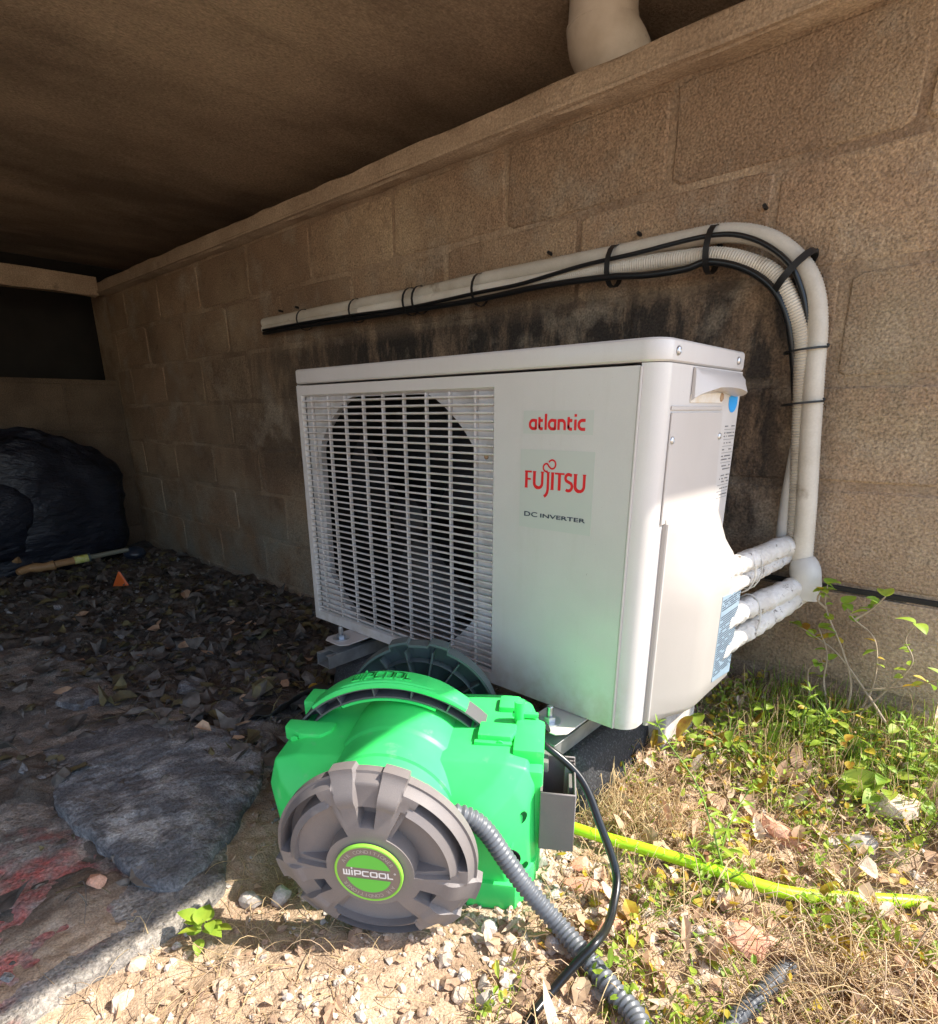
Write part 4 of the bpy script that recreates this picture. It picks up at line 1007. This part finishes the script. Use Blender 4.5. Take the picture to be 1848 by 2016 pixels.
MB().add(lump((-2.07, -.30, .16), (.07, .24, .20), 8.3, .13, 60, 36, -.30)).out('folded_flap', M_bag, sack, 70, world=True)
tool = thing('long_handled_tool', 'garden tool with pale wooden grip and yellow-green band lying before the dark sack', 'tool', (-1.90, .03, -.06))
P = spline([(-1.902, -.218, -.035), (-1.915, -.17, -.028), (-1.905, -.12, -.030), (-1.895, -.08, -.026)], .012); n = len(P)
MB().add(tube(P, [.010 + .009 * math.sin(min(1, (i + .6) / n * 2) * math.pi / 2) + .002 * math.sin(i * 1.3) for i in range(n)], 12)).out('wooden_grip', M_wood, tool, 60, world=True)
MB().add(tube([(-1.895, -.08, -.025), (-1.892, -.005, -.020)], .016, 12)).out('grip_sleeve', M_wood, tool, 60, world=True)
MB().add(tube([(-1.892, -.005, -.020), (-1.89, .050, -.017)], .018, 12)).out('coloured_band', M_band, tool, 60, world=True)
MB().add(tube([(-1.89, .063, -.016), (-1.885, .22, -.008)], .011, 12)).out('shaft', M_shaft, tool, 60, world=True)
MB().add(tube([(-1.89, .052, -.016), (-1.889, .060, -.016)], .019, 12)).out('ferrule', M_dgrey, tool, 60, world=True)
MB().add(lump((-1.89, .25, -.03), (.05, .05, .03), 5., .1, 24, 14)).out('tool_head', M_bluep, tool, 60, world=True)
o = MB().add(tube(spline([(-2.12, -.27, -.01), (-2.10, -.22, -.012), (-2.06, -.17, -.01)], .02), .018, 10)).out('wooden_stick', M_wood, None, 60); tag(o, 'stub of pale wooden stick at the left edge beside the dark sack', 'stick')
o = MB().add(bev(([(-1.55, .03, -.085), (-1.50, .07, -.08), (-1.53, .055, -.02), (-1.545, .035, -.083), (-1.497, .078, -.078), (-1.526, .062, -.022)], [(0, 1, 2), (5, 4, 3), (0, 2, 5, 3), (1, 4, 5, 2), (0, 3, 4, 1)]), .001, 1)).out('plastic_shard', M_orange); tag(o, 'small bright orange plastic shard upright on the dark litter', 'shard')
o = MB().add(lump((-.2, -.01, -.055), (.055, .04, .012), 2., .12, 28, 12)).out('crushed_tub', M_bluep, None, 60); tag(o, 'crushed dark blue plastic tub on the litter, left of the unit foot', 'tub')
# crumpled black sheet beside the reel
n1, n2 = 28, 20; v = []; f = []
for i in range(n1 + 1):
    for k in range(n2 + 1):
        a, b = i / n1, k / n2
        x = .06 + .10 * a - .06 * b + .03 * a * b; y = -.235 + .03 * a + .15 * b; z = -.015 + .045 * a + .012 * math.sin(a * 6 + b * 4) * (1 - a * .5) + .03 * a * (1 - b)
        z += .006 * float(fbm(np.array([x]), np.array([y]), .05, 3)[0]); v.append((x, y, z))
for i in range(n1):
    for k in range(n2): p = i * (n2 + 1) + k; f.append((p, p + 1, p + n2 + 2, p + n2 + 1))
o = MB().add((v, f)).out('plastic_sheet', M_sheet, None, 80); tag(o, 'crumpled black plastic sheet on the ground left of the reel', 'plastic sheet')
sm_ = o.modifiers.new('thick', 'SOLIDIFY'); sm_.thickness = .0012

# ---------------------------------------------------------------- stones
def ico():
    t = (1 + 5 ** .5) / 2
    v = np.array([(-1, t, 0), (1, t, 0), (-1, -t, 0), (1, -t, 0), (0, -1, t), (0, 1, t), (0, -1, -t), (0, 1, -t), (t, 0, -1), (t, 0, 1), (-t, 0, -1), (-t, 0, 1)]) / math.sqrt(1 + t * t)
    f = np.array([(0, 11, 5), (0, 5, 1), (0, 1, 7), (0, 7, 10), (0, 10, 11), (1, 5, 9), (5, 11, 4), (11, 10, 2), (10, 7, 6), (7, 1, 8), (3, 9, 4), (3, 4, 2), (3, 2, 6), (3, 6, 8), (3, 8, 9), (4, 9, 5), (2, 4, 11), (6, 2, 10), (8, 6, 7), (9, 8, 1)])
    return v, f
IV, IF = ico()
def ico2():
    V = [tuple(p) for p in IV]; F = []; c = {}
    def md(a, b):
        k = (min(a, b), max(a, b))
        if k not in c:
            p = (np.array(V[a]) + np.array(V[b])); p /= np.linalg.norm(p); c[k] = len(V); V.append(tuple(p))
        return c[k]
    for a, b, d in IF: x, y, z = md(a, b), md(b, d), md(d, a); F += [(a, x, z), (b, y, x), (d, z, y), (x, y, z)]
    return np.array(V), np.array(F)
I2V, I2F = ico2()
def rotmats(n):
    q = nr.randn(n, 4); q /= np.linalg.norm(q, axis=1)[:, None]; a, b, c, d = q.T
    return np.stack([np.stack([1 - 2 * (c * c + d * d), 2 * (b * c - a * d), 2 * (b * d + a * c)], -1), np.stack([2 * (b * c + a * d), 1 - 2 * (b * b + d * d), 2 * (c * d - a * b)], -1), np.stack([2 * (b * d - a * c), 2 * (c * d + a * b), 1 - 2 * (b * b + c * c)], -1)], 1)
def on_slab(x, y): return pip(np.asarray(x), np.asarray(y), base_poly)
def zone(n, fn, box_):
    X = []; Y = []
    while len(X) < n:
        x = nr.uniform(box_[0], box_[1], 4000); y = nr.uniform(box_[2], box_[3], 4000); k = nr.rand(4000) < fn(x, y)
        X += list(x[k]); Y += list(y[k])
    return np.array(X[:n]), np.array(Y[:n])
def scatter_stones(n, fn, bx_, smin, smax, mats, name, label, cat, V0=IV, F0=IF, pw=2.2):
    x, y = zone(n, fn, bx_); s = smin + (smax - smin) * nr.rand(n) ** pw; z = H(x, y)
    J = V0[None] * (1 + .22 * nr.randn(n, len(V0), 1)); J = J * (np.array([1, .8, .62]) * nr.uniform(.75, 1.25, (n, 3)))[:, None]
    J = np.einsum('nij,nkj->nki', rotmats(n), J) * np.array([1, 1, .75]); J = J * s[:, None, None] + np.stack([x, y, z + s * .22], -1)[:, None]
    F = (F0[None] + (np.arange(n) * len(V0))[:, None, None]).reshape(-1, 3); mi = np.repeat(nr.randint(0, len(mats), n), len(F0))
    o = link(name, npmesh(name, J.reshape(-1, 3), F, mats, mi, False)); tag(o, label, cat, kind='stuff'); return o
yh = lambda x: np.interp(x, [.70, .79, .862, .956, 1.008, 1.049, 1.107, 1.175], [-.098, -.078, -.057, -.030, -.015, .010, .059, .112])
lit = lambda x, y: (1 - on_slab(x, y)) * sst(.30, .50, x) * np.where((x > .70) & (x < 1.04), sst(.008, .030, np.abs(y - yh(x) + .012)), 1)
grav = lambda x, y: lit(x, y) * (.15 + .85 * np.clip(np.exp(-(((x - .80) / .14) ** 2 + ((y + .20) / .16) ** 2)) + .35 * (fbm(x, y, .12, 2, 5.) > .15), 0, 1))
scatter_stones(5200, grav, (.3, 1.25, -.8, .46), .0016, .0075, [M_pebble, M_pebble2, M_pebble3, M_pebble], 'gravel', 'fine pale gravel spread over the sunny soil', 'gravel')
scatter_stones(520, lambda x, y: lit(x, y) * np.clip(.06 + np.exp(-(((x - .80) / .10) ** 2 + ((y + .20) / .13) ** 2)), 0, 1), (.4, 1.25, -.75, .46), .006, .0125, [M_pebble, M_pebble2, M_pebble, M_pebble3], 'pebbles', 'thumbnail sized pale stones heaped around the reel and hose', 'pebbles', I2V, I2F, 1.6)
scatter_stones(1500, lambda x, y: sst(.5, .3, x) * (.4 + .6 * sst(0, -1, x)), (-2.2, .5, -.9, .45), .004, .020, [M_leafk, M_stone, M_leafo], 'rubble', 'dark crumbled rubble under the overhang', 'rubble', pw=3)
def rock(name, x, y, r, zs, m, label, cat, seed, rz=0., dz=0.):
    P = I2V.copy(); n = len(P); rs_ = np.random.RandomState(seed)
    # blocky look: clamp against a few random planes
    for _ in range(9):
        d = rs_.randn(3); d /= np.linalg.norm(d); k = rs_.uniform(.55, .85); e = P @ d - k; P = P - np.outer(np.maximum(e, 0), d)
    P = P * (1 + .04 * rs_.randn(n, 1)); P = P * np.array([r[0], r[1], zs]); c, s = math.cos(rz), math.sin(rz)
    P = np.stack([P[:, 0] * c - P[:, 1] * s + x, P[:, 0] * s + P[:, 1] * c + y, P[:, 2] + h1(x, y) + zs * .45 + dz], -1)
    o = link(name, npmesh(name, P, I2F, m, None, False)); tag(o, label, cat); return o
rock('brick_shard', .815, -.160, (.034, .019), .012, M_terra, 'flat terracotta brick shard between the ribbed hose and the black cable', 'brick shard', 3, .3)
rock('brick_shard', .879, -.197, (.022, .016), .010, M_terra, 'small pinkish brick shard directly under the loop of black cable', 'brick shard', 5, .9)
rock('brick_shard', 1.009, -.105, (.034, .028), .014, M_terra, 'broad pink brick shard near the lower right, left of the dead stems', 'brick shard', 8, .2)
rock('brick_shard', .995, .105, (.050, .020), .012, M_terra, 'long dull red brick shard among dry leaves right of the tall weed', 'brick shard', 12, -.5)
rock('brick_shard', .795, -.128, (.020, .012), .008, M_terra, 'thin terracotta chip behind the larger shard next to the hose', 'brick shard', 14, 1.2)
rock('pale_stone', 1.105, .24, (.042, .030), .026, M_pebble, 'large pale layered stone in the grass at the right edge', 'stone', 21, .5)
rock('pale_stone', 1.075, .155, (.026, .020), .018, M_pebble2, 'greyish white stone below the large layered one', 'stone', 22, .1)
rock('pale_stone', .497, -.462, (.018, .013), .014, M_pebble2, 'grey stone in the shade at the edge of the broken paving', 'stone', 23, .4)
rock('pale_stone', .520, -.430, (.017, .014), .014, M_pebble2, 'white mottled stone beside the left lug of the front disc', 'stone', 24, 1.)
rock('pale_stone', .488, -.60, (.012, .010), .009, M_pebble, 'whitish stone in the sun at the bottom left of the reel shadow', 'stone', 25, 1.)
rock('pale_stone', .520, -.628, (.016, .012), .010, M_pebble, 'cream stone near the bottom left edge of the frame', 'stone', 26, 2.)
rock('pale_stone', .840, -.265, (.014, .011), .012, M_pebble2, 'white stone touching the ribbed hose under its crossing with the cable', 'stone', 27, 2.)
rock('pale_stone', .770, -.30, (.013, .010), .010, M_pebble2, 'pale stone just in front of the green foot of the reel', 'stone', 28, 2.)
rock('pale_stone', .80, -.385, (.012, .010), .010, M_pebble, 'round cream stone near the bottom centre of the frame', 'stone', 29, .2)
rock('pale_stone', .825, -.37, (.012, .013), .010, M_pebble2, 'grey-white stone beside the foot of the black cable', 'stone', 30, .2)
rock('grey_stone', -.30, -.20, (.05, .035), .02, M_stone, 'flat dark grey stone in the leaf litter left of the unit', 'stone', 31, .2)
rock('grey_stone', .335, -.592, (.014, .012), .012, M_terra, 'small rust coloured stone in the gap below the large slab', 'stone', 32, .2, .0)
rock('grey_stone', .10, -.66, (.03, .02), .014, M_slab, 'grey lump on the paving at the left edge', 'stone', 33, .2, .0)

for k, (x, y, sx, sy, lb_) in enumerate(((-.45, -.40, .09, .05, 'flat grey slate piece at the left, beyond the large slab'), (-.05, -.22, .05, .03, 'thin grey flake between the large slab and the leaf litter'), (-.75, -.28, .09, .06, 'broad grey flat stone in the litter towards the sack'), (-.33, -.06, .05, .035, 'small flat grey stone near the crushed tub'), (-.62, -.05, .06, .04, 'flat grey stone close to the block wall, far left of the unit'), (-.18, -.62, .07, .04, 'grey slate piece at the left edge above the red patch'))):
    pl = [(x + sx * math.cos(a) * rnd.uniform(.7, 1.1), y + sy * math.sin(a) * rnd.uniform(.7, 1.1)) for a in [k + i * 2 * math.pi / 7 for i in range(7)]]
    zt = float(max(h1(x, y), (.004 - .075 * sst(.30, -.6, x)) if pip(np.array([x]), np.array([y]), base_poly)[0] else -9))
    V, F = slab(pl, lambda a, b, zt=zt, x=x: zt + .012 + .06 * (a - x), .03, .006, .006, .006, .003, 12. + k)
    o = link('flat_shard', npmesh('flat_shard', V, F, M_stone)); tag(o, lb_, 'stone')
# ---------------------------------------------------------------- litter, straw, ground cover
def leaves(n, fn, bx_, smin, smax, mats, name, label, cat, lift=.004, tilt=.45, pw=1.5, base=None, wd=.42, curl=.35):
    x, y = zone(n, fn, bx_); s = smin + (smax - smin) * nr.rand(n) ** pw; z = (H(x, y) if base is None else base(x, y)) + lift * nr.rand(n)
    L0 = np.array([(-.5, 0, 0), (-.2, wd * .7, .03), (.18, wd * .62, .03), (.5, 0, 0), (.18, -wd * .62, .03), (-.2, -wd * .7, .03), (-.2, 0, 0), (.18, 0, 0)])
    F0 = np.array([(0, 6, 1), (1, 6, 7), (1, 7, 2), (2, 7, 3), (0, 5, 6), (5, 4, 7), (5, 7, 6), (4, 3, 7)])
    P = np.repeat(L0[None], n, 0); c = curl * nr.randn(n, 1)
    P[:, :, 2] += c * P[:, :, 0] ** 2 + np.abs(P[:, :, 1]) * (.5 * nr.randn(n, 1)); P[:, :, 1] *= nr.uniform(.6, 1.2, (n, 1))
    P += .035 * nr.randn(n, 8, 3)
    a = nr.uniform(0, 6.283, n); tx = tilt * nr.randn(n); ty = tilt * nr.randn(n); ca, sa = np.cos(a), np.sin(a)
    P = P * s[:, None, None]; Z = P[:, :, 2] + P[:, :, 0] * ty[:, None] + P[:, :, 1] * tx[:, None]
    X = P[:, :, 0] * ca[:, None] - P[:, :, 1] * sa[:, None]; Y = P[:, :, 0] * sa[:, None] + P[:, :, 1] * ca[:, None]
    Z = Z - np.minimum(0, Z.min(1))[:, None] * .8
    V = np.stack([X + x[:, None], Y + y[:, None], Z + z[:, None]], -1).reshape(-1, 3); F = (F0[None] + (np.arange(n) * 8)[:, None, None]).reshape(-1, 3)
    mi = np.repeat(nr.randint(0, len(mats), n), 8)
    o = link(name, npmesh(name, V, F, mats, mi, False)); tag(o, label, cat, kind='stuff'); return o
def strands(n, fn, bx_, lmin, lmax, r, mats, name, label, cat, arch_=.3, up=0., K=5):
    x, y = zone(n, fn, bx_); L = nr.uniform(lmin, lmax, n); a = nr.uniform(0, 6.283, n); t = np.linspace(0, 1, K)
    bend = nr.randn(n) * .9; hgt = np.abs(nr.randn(n)) * arch_ * L; z0 = H(x, y) + .001
    aa = a[:, None] + bend[:, None] * t[None]; dx = np.cumsum(np.cos(aa), 1) / K * L[:, None]; dy = np.cumsum(np.sin(aa), 1) / K * L[:, None]
    k = 1 - up; px = x[:, None] + dx * k; py = y[:, None] + dy * k
    pz = z0[:, None] + (hgt[:, None] * np.sin(t[None] * math.pi)) * (1 - up) + up * L[:, None] * (t[None] ** .9) * nr.uniform(.5, 1, (n, 1))
    pz = np.maximum(pz, H(px.ravel(), py.ravel()).reshape(px.shape) + .0006)
    C_ = np.stack([px, py, pz], -1); T = np.gradient(C_, axis=1); T /= np.linalg.norm(T, axis=2)[:, :, None] + 1e-9
    S_ = np.cross(T, np.array([0, 0, 1.])); S_ /= np.linalg.norm(S_, axis=2)[:, :, None] + 1e-9; U_ = np.cross(S_, T)
    rr = r * nr.uniform(.6, 1.3, (n, 1, 1)) * (1 - .6 * t)[None, :, None]
    V = np.stack([C_ + S_ * rr, C_ - S_ * .5 * rr + U_ * .87 * rr, C_ - S_ * .5 * rr - U_ * .87 * rr], 2)   # n,K,3,3
    V = V.reshape(-1, 3); base = (np.arange(n) * K * 3)[:, None]; F = []
    for i in range(K - 1):
        for j in range(3): j2 = (j + 1) % 3; F.append(base + np.array([[i * 3 + j, i * 3 + j2, i * 3 + 3 + j2, i * 3 + 3 + j]]))
    F = np.stack(F, 1).reshape(-1, 4); mi = np.repeat(nr.randint(0, len(mats), n), (K - 1) * 3)
    o = link(name, npmesh(name, V, F, mats, mi, True)); tag(o, label, cat, kind='stuff'); return o
right = lambda x, y: lit(x, y) * np.clip(sst(.66, .86, x + .45 * (y + .1)) * (.35 + .9 * (vn(x / .07, y / .07, 9.) > -.25)), 0, 1)
leftz = lambda x, y: sst(.42, .2, x) * (.25 + .75 * sst(-.45, -.25, y + .0 * x))
strands(5200, lambda x, y: right(x, y) * sst(1.4, .7, x * 0 + .9), (.5, 1.28, -.7, .47), .018, .075, .0007, [M_straw, M_straw2, M_straw], 'dry_straw', 'matted dry straw and dead stems over the sunny ground', 'straw', .35)
strands(520, lambda x, y: right(x, y) * np.clip(np.exp(-(((x - 1.12) / .10) ** 2 + ((y + .13) / .09) ** 2)), 0, 1), (.95, 1.28, -.4, .05), .06, .15, .0008, [M_straw, M_straw2], 'dead_stems', 'tangle of long dead stems at the bottom right', 'dead stems', .35, K=8)
strands(1100, lambda x, y: lit(x, y) * np.clip(np.exp(-(((x - .80) / .09) ** 2 + ((y - .02) / .07) ** 2)), 0, 1), (.55, 1.1, -.25, .3), .02, .055, .0007, [M_straw], 'straw_heap', 'pale golden straw beside the black rubber foot', 'straw', .5)
strands(420, lambda x, y: (1 - on_slab(x, y)) * sst(.38, .46, x) * sst(.80, .66, x), (.4, .85, -.72, -.3), .02, .09, .0006, [M_straw2, M_straw], 'thin_roots', 'thin dry roots on the bare soil in front of the reel', 'roots', .2, K=7)
strands(500, leftz, (-1.6, .4, -.7, .3), .03, .12, .0010, [M_leafk, M_leafo], 'dark_twigs', 'dark twigs in the leaf litter under the overhang', 'twigs', .2)
grn = lambda x, y: lit(x, y) * np.clip(sst(.72, .95, x + .55 * y) * (vn(x / .055, y / .055, 3.) > -.10) * (.15 + .85 * sst(-.05, .30, y)) + .8 * (vn(x / .09, y / .09, 14.) > .35) * (x > .82), 0, 1)
strands(3600, grn, (.66, 1.28, -.4, .475), .018, .065, .0008, [M_leafg, M_leafg2, M_leafg, M_straw], 'grass', 'short yellow-green grass and weeds growing towards the wall', 'grass', .3, up=.55)
strands(1700, lambda x, y: lit(x, y) * sst(.16, .32, y) * sst(.82, .92, x), (.8, 1.28, .15, .475), .04, .11, .0008, [M_leafg, M_leafg2, M_straw], 'tall_grass', 'taller wispy yellow-green stalks along the foot of the wall', 'grass', .3, up=.8, K=6)
leaves(3600, grn, (.66, 1.28, -.4, .475), .005, .013, [M_leafg, M_leafg2, M_leafg, M_leafy], 'ground_cover', 'small-leaved green ground cover on the right', 'ground cover', .034, .6)
leaves(1900, right, (.66, 1.28, -.6, .475), .008, .032, [M_leafd, M_leafd, M_straw2, M_leafd, M_pebble, M_leafy], 'dry_leaves', 'curled brown dry leaves among the straw', 'dead leaves', .014, .5)
slabtop = lambda x, y: np.maximum(H(x, y), np.where(on_slab(x, y), .006 - .075 * sst(.30, -.6, x), -9))
leaves(2600, leftz, (-2.2, .42, -.75, .44), .012, .075, [M_leafk, M_leafk, M_leafk, M_leafo, M_leafk], 'leaf_litter', 'dark grey decaying leaf litter under the overhang', 'leaf litter', .006, .16, 2.6, slabtop, .45, .9)
leaves(130, lambda x, y: leftz(x, y) * (x < .2), (-1.2, .2, -.5, .25), .02, .05, [M_leafo, M_leafd, M_leafk], 'fallen_leaves', 'lighter brown fallen leaves on top of the dark litter', 'fallen leaves', .018, .3, 1.5, slabtop)
leaves(260, lambda x, y: lit(x, y) * sst(.9, .6, x), (.42, .95, -.72, -.1), .006, .014, [M_leafd, M_straw2], 'leaf_crumbs', 'small leaf crumbs on the bare soil', 'leaf crumbs', .003, .4)

# ---------------------------------------------------------------- plants
def leaf_mesh(name, m, L, W, n=8, bend=.3, fold=.25, pts=None):
    v = []; f = []
    for i in range(n + 1):
        t = i / n; w_ = W * math.sin(math.pi * min(1, t ** .8)) ** .8 * (1 if t < 1 else 0) + .0002; z = -bend * L * t * t
        v += [(t * L, -w_, z + fold * w_), (t * L, -w_ * .5, z + fold * w_ * .35), (t * L, 0, z), (t * L, w_ * .5, z + fold * w_ * .35), (t * L, w_, z + fold * w_)]
    for i in range(n):
        for k in range(4): a = i * 5 + k; f.append((a, a + 5, a + 6, a + 1))
    return mesh_of(name, v, f, m, 180)
def place_leaf(me, root, p, yaw, pitch, s=1., roll=0., name='leaf', label=None):
    p = Vector(p) - root.location
    o = link(name, me, root, p, (roll, -pitch, yaw), label); o.scale = (s, s, s); return o
LM = [leaf_mesh('leaf', M_leafg, .05, .017), leaf_mesh('leaf', M_leafg2, .05, .019, bend=.5), leaf_mesh('leaf', M_leafy, .05, .018, bend=.2)]
NL = leaf_mesh('leaf', M_leafg2, .03, .0028, 5, .3)
NL2 = leaf_mesh('leaf', M_leafg, .03, .0035, 5, .5)
def stemmed(root, P, r, m=M_stem, name='stem'):
    Q = spline(P, .006); return MB().add(tube(Q, [r * (1 - .6 * i / len(Q)) for i in range(len(Q))], 6)).out(name, m, root, 60, world=True), Q
def narrow_weed(label, paths, every, ls, loc, mesh_=None, cat='weed'):
    r = thing('weed', label, cat, loc)
    for P in paths:
        _, Q = stemmed(r, P, .0017)
        i = 2; k = 0
        while i < len(Q):
            t = i / len(Q); a = k * 2.4 + rnd.uniform(-.3, .3)
            place_leaf(rnd.choice([NL, NL, NL2]) if mesh_ is None else rnd.choice(mesh_), r, Q[i], a, rnd.uniform(.1, .8), ls * (1 - .45 * t) * rnd.uniform(.7, 1.2), rnd.uniform(-.5, .5)); i += every; k += 1
        for _ in range(7): place_leaf(NL, r, Q[-1], rnd.uniform(0, 6.28), rnd.uniform(.6, 1.4), ls * .5)
    return r
narrow_weed('tall feathery green weed leaning left, growing behind the yellow-green hose', [[(.956, -.026, .004), (.92, -.004, .065), (.885, .022, .10), (.835, .028, .145), (.818, .031, .164)]], 1, 1.0, (.956, -.026, 0))
narrow_weed('slender green weed with upright stem just right of the tall leaning one', [[(.948, -.036, .001), (.936, .016, .045), (.942, .079, .085)]], 1, 1.1, (.948, -.036, 0))
narrow_weed('bushy low green weed at the foot of the two tall weeds', [[(.945, -.045, .0), (.93, -.04, .03), (.915, -.05, .05)], [(.95, -.05, .0), (.965, -.05, .03), (.975, -.045, .04)], [(.94, -.05, 0), (.935, -.07, .025)]], 1, 1., (.945, -.05, 0))
narrow_weed('small pale seedling sprig beside the black rubber foot', [[(.757, .085, .0), (.745, .09, .03), (.732, .098, .045), (.720, .095, .072)]], 2, .4, (.757, .085, 0))
sp = thing('weed', 'fresh green weed with pointed leaves on the sunlit edge of the broken paving', 'weed', (.515, -.53, 0))
_, Q = stemmed(sp, [(.512, -.52, -.005), (.516, -.527, .012), (.520, -.532, .03)], .0012)
for k in range(14):
    place_leaf(rnd.choice([LM[0], LM[1]]), sp, (.512 + rnd.uniform(-.004, .014), -.525 + rnd.uniform(-.016, .006), .004 + .0018 * k), rnd.uniform(0, 6.28), rnd.uniform(-.1, .9), rnd.uniform(.28, .55), rnd.uniform(-.4, .4))
sk_ = thing('seed_spike', 'short brown cone-like seed spike standing in front of the yellow-green hose', 'seed head', (.928, -.034, 0))
Q = spline([(.928, -.034, .0), (.929, -.035, .012), (.929, -.036, .040)], .0022)
MB().add(tube(Q, [(.0012 if i < 5 else .0042 + .0010 * (i % 2)) * (1 if i < len(Q) - 3 else .6) for i in range(len(Q))], 10)).out('spike', M_spike, sk_, 30, world=True)
def broad(label, loc, n, spread, hgt, sc, meshes, cat='plant'):
    r = thing('broadleaf_plant', label, cat, loc)
    for k in range(n):
        a = k * 2.399 + rnd.uniform(-.3, .3); rr = spread * math.sqrt((k + .5) / n); p = (loc[0] + rr * math.cos(a), loc[1] + rr * math.sin(a), loc[2] + hgt * (1 - .6 * k / n) * rnd.uniform(.6, 1.2))
        MB().add(tube(spline([(loc[0], loc[1], loc[2]), ((loc[0] + p[0]) / 2, (loc[1] + p[1]) / 2, loc[2] + (p[2] - loc[2]) * .8), p], .01), .001, 5)).out('stalk', M_stem, r, 60, world=True)
        place_leaf(rnd.choice(meshes), r, p, a, rnd.uniform(-.3, .5), sc * rnd.uniform(.7, 1.25), rnd.uniform(-.5, .5))
    return r
broad('broad-leaved green plant under the white wrapped pipes by the wall footing', (.90, .36, .045), 34, .075, .05, .38, [LM[0], LM[1], LM[0]])
broad('low plant with one yellow leaf at the lower right corner of the unit', (.79, .30, .03), 9, .045, .05, .7, [LM[2], LM[0], LM[1]])
broad('bright green leafy clump at the right edge near the wall', (1.08, .40, .05), 34, .075, .06, .42, [LM[1], LM[0]])
broad('small green rosette among dry leaves at the right', (1.085, .28, .05), 16, .05, .03, .6, [LM[0], LM[1]])
broad('green leafy clump at the base of the bare woody twigs', (.985, .37, .06), 34, .07, .06, .38, [LM[0], LM[1], LM[2]])
broad('sprawling leafy plant behind the yellow leaf, beside the unit cover', (.86, .25, .03), 34, .07, .05, .38, [LM[1], LM[0], LM[1], LM[2]])
broad('yellow-green leafy plant between the bare twigs and the fallen green leaf', (1.03, .32, .05), 34, .07, .05, .34, [LM[1], LM[0], LM[2]])
narrow_weed('upright feathery weed near the wall, left of the bare twigs', [[(.955, .33, .05), (.95, .335, .10), (.955, .33, .15)], [(.96, .33, .05), (.975, .33, .09), (.985, .325, .12)]], 1, 1.1, (.955, .33, .05))
narrow_weed('feathery weed at the right edge in front of the wall', [[(1.10, .33, .05), (1.10, .335, .10), (1.09, .33, .14)], [(1.10, .33, .05), (1.12, .33, .09), (1.125, .325, .12)]], 1, 1.1, (1.10, .33, .05))
broad('low clover-like clump in front of the garden hose', (.93, -.10, 0), 16, .05, .014, .3, [LM[1], LM[0]])
broad('small leafy seedling patch left of the brick shard at the lower right', (.955, -.15, 0), 14, .045, .012, .28, [LM[1], LM[0]])
bl_ = thing('fallen_leaf', 'single large green leaf lying on the dry ground at the right', 'leaf', (1.05, .235, .045))
place_leaf(leaf_mesh('leaf_blade', M_leafg, .065, .022, 10, -.2, .4), bl_, (1.03, .225, .052), .5, .25, 1., .5, 'blade')
bl_ = thing('fallen_leaf', 'yellowing pointed leaf standing against the lower corner of the unit', 'leaf', (.775, .20, .05))
place_leaf(leaf_mesh('leaf_blade', M_leafy, .05, .017, 10, .1, .3), bl_, (.80, .235, .085), 4.2, -.8, 1., .3, 'blade')
fl = thing('fallen_leaf', 'small yellow-green leaf on the dark litter beside the black sheet', 'leaf', (.0, -.10, .0)); place_leaf(leaf_mesh('leaf_blade', M_leafy, .028, .010, 8, .1, .3), fl, (.055, -.075, .012), .7, .2, 1., .3, 'blade')
vine = thing('woody_twigs', 'bare pale woody twigs with a few green leaves climbing in front of the wall footing', 'twigs', (.99, .42, .06))
vp = [[(1.0, .41, .06), (1.0, .42, .14), (.975, .43, .20), (.94, .425, .27), (.936, .42, .315)], [(1.01, .41, .06), (1.03, .42, .15), (1.02, .42, .23), (.985, .42, .262), (.965, .42, .285)],
      [(1.06, .40, .10), (1.02, .42, .14), (.97, .43, .19), (.92, .44, .215), (.885, .445, .225)], [(.99, .40, .06), (.96, .42, .13), (.955, .42, .19), (.935, .42, .235)],
      [(1.0, .40, .06), (1.05, .42, .15), (1.075, .41, .21), (1.06, .40, .25), (1.068, .40, .28)], [(.985, .42, .262), (1.005, .42, .285), (1.02, .42, .31)], [(1.02, .42, .14), (1.07, .41, .165), (1.12, .40, .20)],
      [(.97, .41, .05), (.945, .40, .11), (.935, .40, .16), (.95, .40, .175)], [(.94, .425, .27), (.925, .42, .285), (.93, .415, .305)]]
for P in vp:
    _, Q = stemmed(vine, P, .0024, M_twig, 'twig')
    for k in range(6):
        i = int(len(Q) * (.45 + .54 * rnd.random())); place_leaf(rnd.choice([LM[0], LM[1], LM[2], LM[1]]), vine, Q[min(i, len(Q) - 1)], rnd.uniform(0, 6.28), rnd.uniform(-.3, .9), rnd.uniform(.22, .5), rnd.uniform(-.6, .6))
    for k in range(2): place_leaf(rnd.choice([LM[0], LM[1]]), vine, Q[-1], rnd.uniform(0, 6.28), rnd.uniform(.1, .9), rnd.uniform(.35, .6))
bpy.context.view_layer.update()
